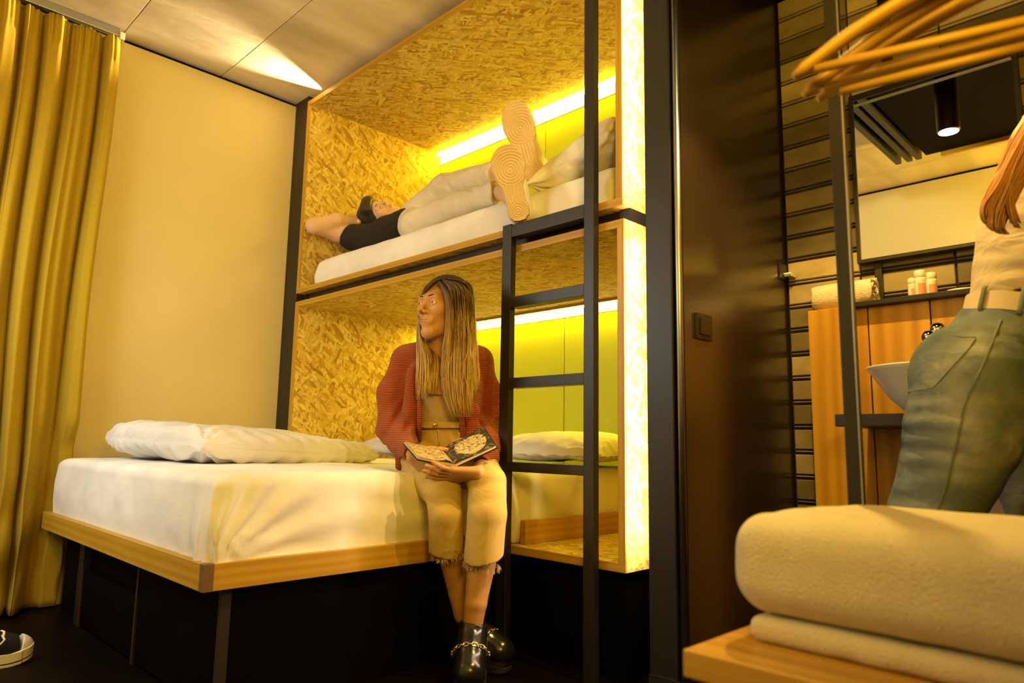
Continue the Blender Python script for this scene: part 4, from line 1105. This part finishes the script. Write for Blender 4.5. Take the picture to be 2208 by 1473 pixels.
    mk('tank_top', *f.mesh(), M['tank'], root, True)
    f = Field(*bounds([C3(870, 1000, 2.6), C3(900, 900, 2.4), C3(1095, 1240, 2.1), C3(925, 1215, 2.12), C3(1090, 980, 2.2), C3(1000, 900, 2.65)], .075), .0042)
    f.ell(C3(955, 950, 2.51), (.115, .10, .095), CAX, .03); f.cone(C3(925, 985, 2.55), C3(990, 985, 2.55), .085, .085, .03)
    hR, hL = C3(905, 985, 2.50), C3(1005, 978, 2.48)
    f.chain([hR, C3(920, 1026, 2.32), C3(955, 1062, 2.165), C3(961, 1110, 2.135), C3(964, 1194, 2.155)], [.080, .068, .058, .052, .055], .006)
    f.chain([hL, C3(1030, 1010, 2.31), C3(1050, 1042, 2.155), C3(1050, 1110, 2.105), C3(1041, 1222, 2.095)], [.078, .068, .060, .060, .058], .006)
    f.creases(C3(900, 990, 2.42), camdir(.6, -.8, 0), 90, .006, 2, 0, .12)
    f.creases(C3(958, 1062, 2.12), camdir(.2, 1, 0), 60, .005, 3, 1, .09); f.creases(C3(1049, 1042, 2.12), camdir(-.2, 1, 0), 55, .005, 3, 2, .09)
    f.wobble(.0022, 26, 2); f.clip(C3(950, 912, 2.42), (0, 0, 1))
    # hems, then hollow them a little
    dR = unit(C3(968, 1194, 2.155)-C3(967, 1110, 2.135)); dL = unit(C3(1039, 1222, 2.115)-C3(1049, 1110, 2.125))
    f.clip(C3(968, 1192, 2.155), dR+_R*.12); f.clip(C3(1039, 1219, 2.115), dL-_R*.10)
    f.cone(C3(968, 1165, 2.152), C3(968, 1215, 2.158), .047, .050, .0, 's'); f.cone(C3(1040, 1190, 2.118), C3(1038, 1240, 2.112), .050, .052, .0, 's')
    mk('trousers', *f.mesh(), M['trousers'], root, True)
    rs = np.random.RandomState(3); parts = []
    for (cx, cy, d, r, dd) in ((968, 1192, 2.155, .057, dR+_R*.12), (1039, 1219, 2.115, .059, dL-_R*.10)):
        c0 = C3(cx, cy, d); a1 = unit(np.cross(dd, _F)); a2 = unit(np.cross(dd, a1))
        for k in range(90):
            th = rs.rand()*6.28; p = c0+(a1*math.cos(th)+a2*math.sin(th))*(r-.003); ln = .006+.012*rs.rand()**3
            q = p+unit(dd)*ln+rs.randn(3)*.003; V, F, _ = tube([p-unit(dd)*.004, (p+q)/2+rs.randn(3)*.001, q], .0007, 4); parts.append((V, F))
    V, F, _ = merge(parts); fo = mk('frayed_hem', V, F, M['fray'], root); fo['kind'] = 'stuff'
    V = []; wc = C3(955, 918, 2.51)
    for k in range(72):
        a = k/72*2*math.pi
        for hh, tt in ((.010, 0), (.010, .004), (-.010, .004), (-.010, 0)): V.append(wc+_R*math.cos(a)*(.110+tt)+np.array([_F[0], _F[1], 0])*math.sin(a)*(.097+tt)+np.array([0, 0, hh]))
    mk('waistband', V, [[i*4+j, i*4+(j+1) % 4, ((i+1) % 72)*4+(j+1) % 4, ((i+1) % 72)*4+j] for i in range(72) for j in range(4)], M['trousers'], root)
    V, F, _ = tube([C3(946, 926, 2.401), C3(947, 945, 2.398), C3(950, 962, 2.40), C3(955, 972, 2.405)], .0022, 8); mk('fly_seam', V, F, M['trousers'], root, True)
    b = C3(939, 917, 2.402); V, F = lathe([(.0005, -.004), (.008, -.003), (.0085, .001), (.004, .002), (.0005, .002)], 16)
    V = V[:, [0]]*_R+V[:, [1]]*_U-V[:, [2]]*_F+b; mk('button', V, F, M['chain'], root, True)
    # cardigan
    f = Field(*bounds([C3(832, 930, 2.55), C3(870, 745, 2.62), C3(1078, 930, 2.62), C3(855, 1010, 2.3), C3(1060, 1000, 2.25)], .075), .0042)
    f.ell(C3(956, 850, 2.53), (.140, .20, .105), CAX, .02); f.cone(C3(905, 960, 2.55), C3(1012, 960, 2.56), .080, .080, .04)
    f.chain([C3(925, 757, 2.52), C3(878, 778, 2.55), C3(850, 850, 2.53), C3(848, 925, 2.48), C3(868, 955, 2.39), C3(888, 972, 2.27)], [.046, .052, .056, .056, .046, .032], .03)
    f.chain([C3(985, 757, 2.54), C3(1030, 780, 2.60), C3(1048, 850, 2.61), C3(1052, 920, 2.58), C3(1052, 958, 2.46), C3(1048, 985, 2.30), C3(1040, 1002, 2.20)], [.046, .052, .054, .053, .046, .038, .030], .03)
    f.cone(C3(866, 985, 2.44), C3(862, 1005, 2.42), .026, .018, .03)
    f.chain([C3(893, 800, 2.455), C3(886, 890, 2.435), C3(878, 965, 2.425)], [.026, .030, .030], .03); f.chain([C3(1008, 800, 2.475), C3(1013, 890, 2.455), C3(1016, 950, 2.445)], [.026, .030, .030], .03)
    f.rbox(C3(948, 880, 2.36), (.070, .30, .115), CAX, .03, .012, 's')
    f.cone(C3(950, 700, 2.47), C3(951, 800, 2.44), .066, .070, .01, 's')
    f.cone(C3(887, 980, 2.25), C3(905, 1000, 2.18), .022, .026, .004, 's'); f.cone(C3(1042, 1000, 2.21), C3(1026, 1018, 2.11), .023, .026, .004, 's')
    f.creases(C3(850, 930, 2.44), camdir(.75, -.6, 0), 75, .010, 2, 0, .13); f.creases(C3(875, 958, 2.36), camdir(.8, -.5, 0), 80, .008, 2, 0, .09)
    f.creases(C3(1052, 930, 2.47), camdir(-.4, -.9, 0), 75, .009, 2, 1, .12); f.creases(C3(870, 800, 2.50), camdir(.5, .8, 0), 40, .005, 2, 1, .10)
    f.wobble(.0025, 24, 6)
    mk('cardigan', *f.mesh(), M['knit'], root, True)
    for pts in ([(903, 770, 2.415), (905, 830, 2.40), (905, 900, 2.40), (903, 950, 2.42)], [(1000, 770, 2.43), (998, 830, 2.41), (995, 890, 2.41), (998, 945, 2.42)]):
        V, F, uv = tube([C3(*p) for p in pts], .012, 12, flat=.55); mk('front_band', V, F, M['knit'], root, True)
    # ---- boots with chains
    def boot(ank, heel, toe, up_top, mirror):
        b = mk('boot', *boot_upper(ank, heel, toe, up_top), M['leather'], root, True, org=tuple(heel))
        fd = unit((toe-heel)*np.array([1, 1, 0])); sd = np.array([-fd[1], fd[0], 0]); L = np.linalg.norm((toe-heel)[:2])+.07
        zb = min(heel[2], toe[2])-.048
        def out(off):
            pts = []
            for k in range(40):
                a = k/40*2*math.pi; c_, s_ = math.cos(a), math.sin(a)
                u = .5+.5*c_; wv = (.043+.012*max(0, c_))*math.copysign(abs(s_)**.75, s_)+math.copysign(off, s_)*(abs(s_) > .01)
                pts.append(heel[:2]-fd[:2]*.035+fd[:2]*(u*L+off*c_)+sd[:2]*wv)
            return pts
        zh = [(.0, 0), (.012, .0), (.014, -.002), (.020, -.002), (.022, .001), (.038, .001), (.040, -.003)]
        V = []
        for z, off in zh:
            for p in out(off): V.append((p[0], p[1], max(.002, zb)+z))
        F = []
        for i in range(len(zh)-1):
            for j in range(40): F.append([i*40+j, i*40+(j+1) % 40, (i+1)*40+(j+1) % 40, (i+1)*40+j])
        F.append(list(range(40))[::-1]); F.append(list(range((len(zh)-1)*40, len(zh)*40)))
        mk('lug_sole', V, F, M['rubber'], b)
        # chain of oval links around the instep
        nn0 = unit(fd*.75-np.array([0, 0, .66])); uu = unit(np.cross(sd, nn0)); uu = uu if uu[2] > 0 else -uu
        c0 = ank*.50+toe*.50+np.array([0, 0, -.006]); parts = []
        for k in range(-7, 8):
            t = k*.235; rad = .0525
            p = c0+(uu*math.cos(t)+sd*math.sin(t))*rad; rd = unit(p-c0); tg = unit(-uu*math.sin(t)+sd*math.cos(t)); ot = np.cross(tg, rd)
            bb = ot if k % 2 else unit(ot*.45+rd*.9)
            q = [p+rd*.001+tg*.0085*math.cos(a)+bb*.0058*math.sin(a) for a in np.linspace(0, 2*math.pi, 15)[:-1]]
            parts.append(tube(q, .0019, 8, True))
        V, F, _ = merge(parts); mk('chain', V, F, M['chain'], b, True)
        for k in range(2, 6):
            m = top_of(k/5, ank, toe, up_top); q = m+fd*.036*(1-.15*k)+np.array([0, 0, .012])
            V, F, _ = tube([q-sd*.020-fd*.006, q-sd*.008+fd*.003, q+sd*.008+fd*.003, q+sd*.020-fd*.006], .0026, 8); mk('bootlace', V, F, M['rubber'], b, True)
    def top_of(t, ank, toe, top): return top*(1-t)+(ank*.75+toe*.25)*t
    def boot_upper(ank, heel, toe, top):
        f = Field(*bounds([ank, heel, toe, top], .085), .0032)
        f.chain([top, ank, heel], [.037, .036, .038], .02); f.chain([ank+np.array([0, 0, .0]), ank*.5+toe*.5+np.array([0, 0, .0]), toe], [.036, .041, .041], .03)
        f.cone(heel, toe, .040, .043, .02)
        f.cone(top, top+(top-ank), .0335, .0335, .0, 's'); f.clip(top, top-ank)
        f.clip((0, 0, min(heel[2], toe[2])-.012), (0, 0, -1))
        return f.mesh()
    g = lambda p, z: np.array([p[0], p[1], z])
    aF = C3(1018, 1375, 2.075); hF = g(C3(1018, 1420, 2.10), .052); tF = g(C3(1012, 1440, 1.975), .056)
    boot(aF+(0, 0, .01), hF, tF, C3(1022, 1342, 2.085), 1)
    aB = C3(1012, 1358, 2.215); hB = g(C3(1005, 1390, 2.235), .055); tB = g(C3(1078, 1382, 2.17), .060)
    boot(aB+(0, 0, .005), hB, tB, C3(1003, 1332, 2.215), -1)
    return root
seated_woman()

# the open book
def build_book():
    A_, D_ = C3(955, 973, 2.215), C3(981, 1003, 2.10)
    B_, C_ = C3(1042, 919, 2.25), C3(1069, 962, 2.135); E_, G_ = C3(872, 953, 2.25), C3(901, 986, 2.135)
    t = thing('book', 'open illustrated paperback held over the lap of the seated woman', 'book', tuple((A_+D_)/2))
    def half(P0, P1, P2, P3, nm, mat):   # P0 spine top, P1 outer top, P2 outer bottom, P3 spine bottom
        n = unit(np.cross(P1-P0, P3-P0)); n = n if n@_F < 0 else -n
        N = 14; V = []; UV = []
        for i in range(N):
            for j in range(N):
                u, v = i/(N-1), j/(N-1); p = (P0*(1-u)+P1*u)*(1-v)+(P3*(1-u)+P2*u)*v
                V.append(p+n*(.010*math.sin(min(1, u*2.2)*math.pi)*(1-u)+.002)); UV.append((u, 1-v))
        mk(nm, V, grid_faces(N, N), mat, t, True, np.array(UV))
        for k, (off, mt, name) in enumerate(((-.003, M['page'], 'page_block'), (-.0085, M['leather'], 'cover'))):
            th = .006 if k == 0 else .002; g = 0 if k == 0 else .003
            e1, e2 = unit(P1-P0)*g, unit(P3-P0)*g
            Q = [P0-e2, P1+e1-e2, P2+e1+e2, P3+e2]; V = [q+n*(off+th/2) for q in Q]+[q+n*(off-th/2) for q in Q]
            mk(name, V, [[0, 1, 2, 3], [7, 6, 5, 4]]+[[i, 4+i, 4+(i+1) % 4, (i+1) % 4] for i in range(4)], mt, t)
    half(A_, B_, C_, D_, 'printed_page', M['page_right']); half(A_, E_, G_, D_, 'printed_page', M['page_left'])
build_book()

# ------------------------------------------------------------------ the boy in the upper pod
def lying_boy():
    root = thing('person', 'dark haired boy in black shirt and pale trousers lying in the upper pod', 'person', (2.08, 2.75, 1.622))
    hc, s = onX(818, 464, 2.095), .211
    A = head_frame(camdir(.22, .62, .72), camdir(-.95, .16, .10))
    f = Field(hc-.17, hc+.17, .0034); add_head(f, hc, A, s)
    sh = onX(780, 516, 2.0); el = onX(676, 487, 1.772); hd = onX(778, 478, 2.03)
    f.cone(hc+(np.array([0, -.10, -.2])@A)*s, onX(825, 505, 2.10), .050, .055, .03)
    P = [f.mesh()]
    f = Field(*bounds([sh, el, hd, onX(860, 460, 2.30), onX(880, 480, 2.0)], .09), .0045)
    f.chain([sh, onX(725, 502, 1.91), el], [.048, .046, .036], .02); f.chain([el, onX(725, 476, 1.885), hd], [.038, .036, .026], .02)
    f.chain([onX(835, 490, 2.18), onX(858, 464, 2.27)], [.042, .034], .02); f.cone(onX(858, 464, 2.27), onX(815, 462, 2.11), .032, .026, .02)
    f.ell(onX(830, 508, 2.07), (.07, .06, .12), CAX, .03)
    P.append(f.mesh())
    f = Field(hd-.13, hd+.13, .003); add_hand(f, onX(770, 478, 2.0), camdir(.55, .30, -.75), camdir(-.1, .9, .4), .85, (10, 12, 14, 16), -1); P.append(f.mesh())
    aN, aF = onX(1085, 415, 1.84), onX(1072, 372, 1.93)
    f = Field(*bounds([aN, aF, C3(1105, 400, 2.5), C3(1120, 320, 2.6), onX(830, 508, 2.07), onX(905, 464, 2.12)], .08), .0055)
    f.chain([onX(838, 503, 2.09), onX(900, 482, 2.02), onX(985, 448, 1.94), onX(1040, 424, 1.89), aN, C3(1108, 430, 2.53)], [.06, .05, .042, .036, .032, .032], .01); f.chain([onX(830, 508, 2.07), onX(905, 464, 2.12), onX(965, 422, 2.09), onX(1030, 391, 2.01), aF, C3(1125, 340, 2.64)], [.06, .05, .045, .036, .032, .032], .01); P.append(f.mesh())
    body('body', P, M['skin2'], root); face_parts(root, hc, A, s, True, (.1, -.3))
    f = Field(hc-.2, hc+.2, .0036); L = lambda x, y, z: hc+(np.array([x, y, z])@A)*s
    f.ell(L(0, -.10, .17), np.array([.385, .45, .40])*s, A, .02); f.ell(L(0, .36, -.12), np.array([.285, .38, .43])*s, A, .015, 's')
    f.ell(L(0, .26, .34), np.array([.30, .15, .16])*s, A, .03)
    f.wobble(.003, 90, 3); mk('hair', *f.mesh(), M['black_hair'], root, True)
    # shirt
    f = Field(*bounds([onX(740, 525, 1.93), onX(870, 470, 2.35), onX(870, 500, 1.9)], .13), .0048)
    f.chain([onX(795, 520, 2.02), onX(838, 508, 2.06), onX(880, 489, 2.05)], [.085, .092, .094], .05)
    f.chain([onX(800, 517, 2.00), onX(770, 514, 1.975), onX(745, 507, 1.94)], [.075, .068, .060], .03); f.chain([onX(830, 492, 2.15), onX(848, 474, 2.22)], [.06, .052], .03)
    f.clip(onX(750, 509, 1.95), unit(onX(745, 507, 1.94)-onX(790, 515, 2.0))+_U*.25)
    f.cone(hc, onX(826, 496, 2.08), .085, .066, .01, 's')
    f.wobble(.004, 30, 5); f.creases(onX(790, 505, 1.98), camdir(.6, .7, 0), 70, .008, 2, 0, .12)
    mk('shirt', *f.mesh(), M['black_shirt'], root, True)
    # trousers
    f = Field(*bounds([onX(880, 480, 2.1), onX(1070, 370, 1.95), onX(1085, 430, 1.84), onX(960, 410, 2.2)], .13), .0046)
    hN, hF = onX(900, 486, 1.97), onX(905, 462, 2.12)
    f.cone(onX(893, 488, 1.99), onX(893, 474, 2.13), .080, .080, .03)
    f.chain([hF, onX(962, 411, 2.09), onX(1068, 374, 1.95)], [.088, .078, .052], .03)
    f.chain([hN, onX(985, 448, 1.94), onX(1082, 414, 1.845)], [.080, .064, .052], .02)
    f.creases(onX(960, 420, 2.02), camdir(.8, .5, 0), 60, .016, 2, 0, .15); f.creases(onX(1045, 400, 1.9), camdir(.8, .3, 0), 85, .015, 2, 1, .12); f.creases(onX(895, 475, 1.95), camdir(.7, .7, 0), 60, .007, 2, 2, .12)
    f.wobble(.003, 28, 8)
    f.clip(onX(1075, 395, 1.88), camdir(.9, .1, .35)); f.clip(onX(862, 480, 2.05), unit(onX(800, 500, 2.07)-onX(880, 480, 2.07)))
    mk('trousers', *f.mesh(), M['boy_trousers'], root, True)
    # shoes, soles towards the room
    for (tp, hp, d, ball, nr, ank) in (((1092, 309), (1121, 476), 2.47, (.66, .02), camdir(-.12, -.22, 1), aN), ((1107, 216), (1155, 391), 2.60, (.66, .02), camdir(-.30, -.15, 1), aF)):
        toe, heel = C3(*tp, d), C3(*hp, d)
        V, F, ux, n, vy, L = sole_mesh(toe, heel, nr, .118, ball, .125)
        sh_ = mk('shoe', *shoe_upper(toe, heel, ux, n, vy, L, ank), M['shoe_white'], root, True, org=tuple(heel))
        mk('tread_sole', V, F, M['gum'], sh_, True)
def shoe_upper(toe, heel, ux, n, vy, L, ank):
    f = Field(*bounds([toe, heel, ank, heel-n*.12], .075), .0042)
    p = lambda u, v, w: heel+ux*u*L+vy*v-n*w
    f.cone(p(.13, 0, .042), p(.45, .004, .048), .036, .038, .02); f.cone(p(.45, .004, .046), p(.80, .008, .042), .040, .043, .03)
    f.ell(p(.70, .008, .034), (.27*L, .053, .034), np.array([ux, vy, n]), .02)
    f.cone(p(.14, 0, .05), p(.17, 0, .105), .038, .040, .03); f.cone(p(.35, 0, .06), p(.22, 0, .105), .036, .038, .03)
    f.clip(p(0, 0, .016), n); f.clip(p(0, 0, .118), -n); f.cone(p(.19, 0, .10), p(.19, 0, .16), .032, .032, .0, 's')
    return f.mesh()
lying_boy()

# ------------------------------------------------------------------ the woman at the basin
def standing_woman():
    root = thing('person', 'woman in light blue jeans and white top leaning by the basin at right', 'person', (1.62, .42, 0))
    wa = C3(2188, 655, 1.53); ch = C3(2262, 470, 1.56); nk = C3(2325, 300, 1.55); hd = C3(2392, 165, 1.52)
    kN, kF = C3(1995, 1190, 1.47), C3(2125, 1190, 1.67)
    ft = lambda k, dx: np.array([k[0]+dx*.7, k[1]+.05, .09])
    f = Field(*bounds([wa, ch, nk, hd, C3(2280, 520, 1.25), C3(2420, 560, 1.5), C3(2500, 620, 1.7)], .14), .008)
    add_head(f, hd, head_frame(camdir(.95, -.25, -.25), camdir(.1, 1, 0)), .225); f.cone(hd, nk, .055, .055, .03)
    f.cone(C3(2205, 650, 1.54), ch, .062, .085, .05); f.cone(ch, nk, .08, .05, .05)
    f.chain([C3(2300, 365, 1.42), C3(2390, 520, 1.40), C3(2480, 610, 1.52)], [.045, .038, .028], .02); f.chain([C3(2310, 365, 1.66), C3(2400, 500, 1.68), C3(2480, 590, 1.66)], [.045, .038, .028], .02)
    P = [f.mesh()]
    for w_, d_ in ((C3(2480, 610, 1.52), camdir(.9, -.2, .1)), (C3(2480, 590, 1.66), camdir(.9, -.2, .1))):
        f = Field(w_-.14, w_+.14, .0035); f.cone(w_-d_*.04, w_, .024, .022, .01); add_hand(f, w_, d_, (0, 0, 1), 1.0, (12, 14, 16, 20), 1); P.append(f.mesh())
    f = Field(*bounds([kN, kF, ft(kN, 0), ft(kF, 0), wa], .12), .008)
    for k, hp in ((kN, C3(2098, 830, 1.47)), (kF, C3(2240, 850, 1.57))):
        f.chain([C3(2205, 650, 1.54), hp, k], [.062, .070, .050], .02)
    for k in (kN, kF): f.chain([k, k*.45+ft(k, 0)*.55, ft(k, 0)], [.055, .050, .038], .02); f.cone(ft(k, 0)-(0, 0, .045), ft(k, 0)+np.array([.03, -.17, -.055]), .040, .034, .02)
    f.clip((0, 0, .003), (0, 0, -1)); P.append(f.mesh()); body('body', P, M['skin2'], root)
    # jeans
    f = Field(*bounds([C3(2110, 640, 1.5), C3(2250, 700, 1.68), kN, kF, C3(1960, 840, 1.5), ft(kN, 0), ft(kF, 0)], .14), .0052)
    f.cone(C3(2188, 672, 1.53), C3(2165, 735, 1.53), .088, .108, .05)
    f.ell(C3(2092, 815, 1.49), (.118, .120, .110), CAX, .03); f.ell(C3(2200, 815, 1.55), (.108, .12, .11), CAX, .03)
    f.chain([C3(2098, 830, 1.47), C3(2074, 935, 1.46), C3(2050, 1010, 1.46), C3(2012, 1110, 1.46), kN], [.112, .108, .093, .084, .070], .01)
    f.chain([C3(2240, 850, 1.57), C3(2205, 990, 1.62), C3(2160, 1100, 1.66), kF], [.10, .088, .076, .066], .006)
    for k in (kN, kF): f.chain([k, k*.5+ft(k, 0)*.5, ft(k, 0)+np.array([0, 0, .03])], [.070, .060, .050], .03)
    f.creases(C3(1990, 950, 1.42), camdir(.25, 1, 0), 80, .007, 3, 0, .13); f.creases(C3(2150, 900, 1.40), camdir(.5, .9, 0), 60, .010, 2, 1, .12); f.creases(C3(2110, 720, 1.43), camdir(.3, 1, 0), 70, .004, 2, 1, .10)
    f.creases(C3(1945, 1080, 1.42), camdir(.2, 1, 0), 55, .008, 2, 1, .11)
    f.wobble(.0022, 26, 9); f.clip(C3(2160, 662, 1.42), camdir(-.30, 1, 0)); f.clip((0, 0, .10), (0, 0, -1))
    J = f
    jv = f.mesh(); mk('jeans', *jv, M['denim'], root, True)
    # raised seams follow the cloth: push points out to the denim surface
    def on_jeans(px, py):
        p0 = CAMPOS; r = unit(ray(px, py)); V = jv[0]; rel = V-p0; t = rel@r; dist = np.linalg.norm(rel-t[:, None]*r, axis=1)
        m = dist < .009
        if not m.any(): return C3(px, py, 1.40)
        tt = t[m]; tt = tt[tt < tt.min()+.05]; return p0+r*(np.median(tt)-.0005)
    def seam(pts, r, nm, mat, n=26):
        P = []
        for (a, b) in zip(pts[:-1], pts[1:]):
            for k in range(n): P.append(on_jeans(a[0]+(b[0]-a[0])*k/n, a[1]+(b[1]-a[1])*k/n))
        P.append(on_jeans(*pts[-1])); P = np.array(P)
        for _ in range(3): P[1:-1] = (P[:-2]+2*P[1:-1]+P[2:])/4
        V, F, _ = tube(P, r, 8, flat=.6); mk(nm, V, F, mat, root, True)
    seam([(2158, 690), (2118, 790), (2080, 870), (2064, 950), (2042, 1040), (2022, 1100)], .0028, 'side_seam', M['denim_dark'])
    seam([(2036, 720), (2072, 727), (2106, 727), (2090, 752), (2050, 795), (2014, 836), (1958, 846)], .0020, 'back_pocket', M['denim_dark'], 14)
    # belt
    def strap(pts, hgt, th, nm, mat):
        Q = [on_jeans(*p) if True else p for p in pts]; parts = []
        V = []; n = len(Q)
        for q in Q:
            for a, b in ((hgt, 0), (hgt, th), (-hgt, th), (-hgt, 0)): V.append(q+_U*a-_F*b)
        F = []
        for i in range(n-1):
            for j in range(4): F.append([i*4+j, i*4+(j+1) % 4, (i+1)*4+(j+1) % 4, (i+1)*4+j])
        F += [[3, 2, 1, 0], [(n-1)*4+j for j in range(4)]]; mk(nm, V, F, mat, root)
    cen = C3(2188, 672, 1.53); ax = unit(C3(2212, 560, 1.54)-cen); e1 = unit(np.cross(ax, _F)); e2 = np.cross(ax, e1); pts = []
    for k in range(129):
        a = k/128*2*math.pi; pts.append(cen-ax*.002+(e1*math.cos(a)+e2*math.sin(a))*.0915)
    V = []
    for p in pts:
        o = unit(p-cen)
        for hh, tt in ((.020, 0), (.020, .004), (-.020, .004), (-.020, 0)): V.append(p+ax*hh+o*tt)
    F = [[i*4+j, i*4+(j+1) % 4, (i+1)*4+(j+1) % 4, (i+1)*4+j] for i in range(128) for j in range(4)]; mk('belt', V, F, M['belt'], root)
    af = max((k*.05 for k in range(126)), key=lambda a: (e1*math.cos(a)+e2*math.sin(a))@(-_F*.86-_R*.5))
    for a in (af, af+.75, af-.75, af+2.6):
        p = cen+(e1*math.cos(a)+e2*math.sin(a))*.0965; V, F, _ = tube([p+ax*.027, p+ax*.02+unit(p-cen)*.003, p-ax*.02+unit(p-cen)*.003, p-ax*.03], .0060, 8, flat=.5); mk('belt_loop', V, F, M['denim_dark'], root, True)
    # top
    f = Field(*bounds([C3(2140, 640, 1.5), C3(2250, 640, 1.6), ch, nk, C3(2330, 450, 1.5)], .15), .0052)
    f.chain([C3(2190, 648, 1.53), C3(2222, 570, 1.545), C3(2252, 480, 1.56), C3(2282, 380, 1.56)], [.086, .095, .112, .110], .05)
    f.chain([C3(2300, 365, 1.44), C3(2360, 460, 1.42)], [.062, .055], .03); f.chain([C3(2305, 365, 1.66), C3(2360, 440, 1.67)], [.062, .055], .03)
    f.creases(C3(2165, 590, 1.46), camdir(.3, 1, 0), 60, .007, 2, 0, .13); f.creases(C3(2180, 480, 1.46), camdir(.4, .9, 0), 45, .006, 2, 1, .14)
    f.wobble(.003, 22, 11); f.clip(C3(2150, 645, 1.42), camdir(.3, -1, 0))
    mk('top', *f.mesh(), M['white_top'], root, True)
    # hair falling down the back
    f = Field(hd-.22, hd+.22, .006); f.ell(hd+camdir(-.6, .3, 0)*.02, (.10, .115, .10), None, .0); mk('hair_cap', *f.mesh(), M['hair_red'], root, True)
    shift_strands(root, 'long_hair', M['hair_red'], [
        (260, [(2320, 130, 26, 1.46, .06), (2268, 210, 32, 1.43, .06), (2222, 290, 34, 1.43, .05), (2190, 360, 36, 1.44, .05), (2165, 415, 34, 1.44, .04), (2150, 458, 28, 1.44, .03), (2148, 490, 16, 1.44, .03), (2166, 505, 8, 1.44, .02)], .42),
        (90, [(2318, 150, 20, 1.45, .04), (2255, 230, 20, 1.42, .03), (2200, 315, 16, 1.42, .03), (2158, 395, 18, 1.425, .03), (2132, 440, 15, 1.43, .02), (2128, 470, 12, 1.435, .02), (2140, 486, 10, 1.44, .02)], .2),
        (60, [(2318, 160, 16, 1.44, .03), (2255, 260, 12, 1.41, .02), (2205, 350, 10, 1.41, .02), (2178, 420, 8, 1.42, .02), (2186, 470, 7, 1.42, .02), (2196, 492, 6, 1.43, .02)], .25)], .0024, 4, 9)
standing_woman()
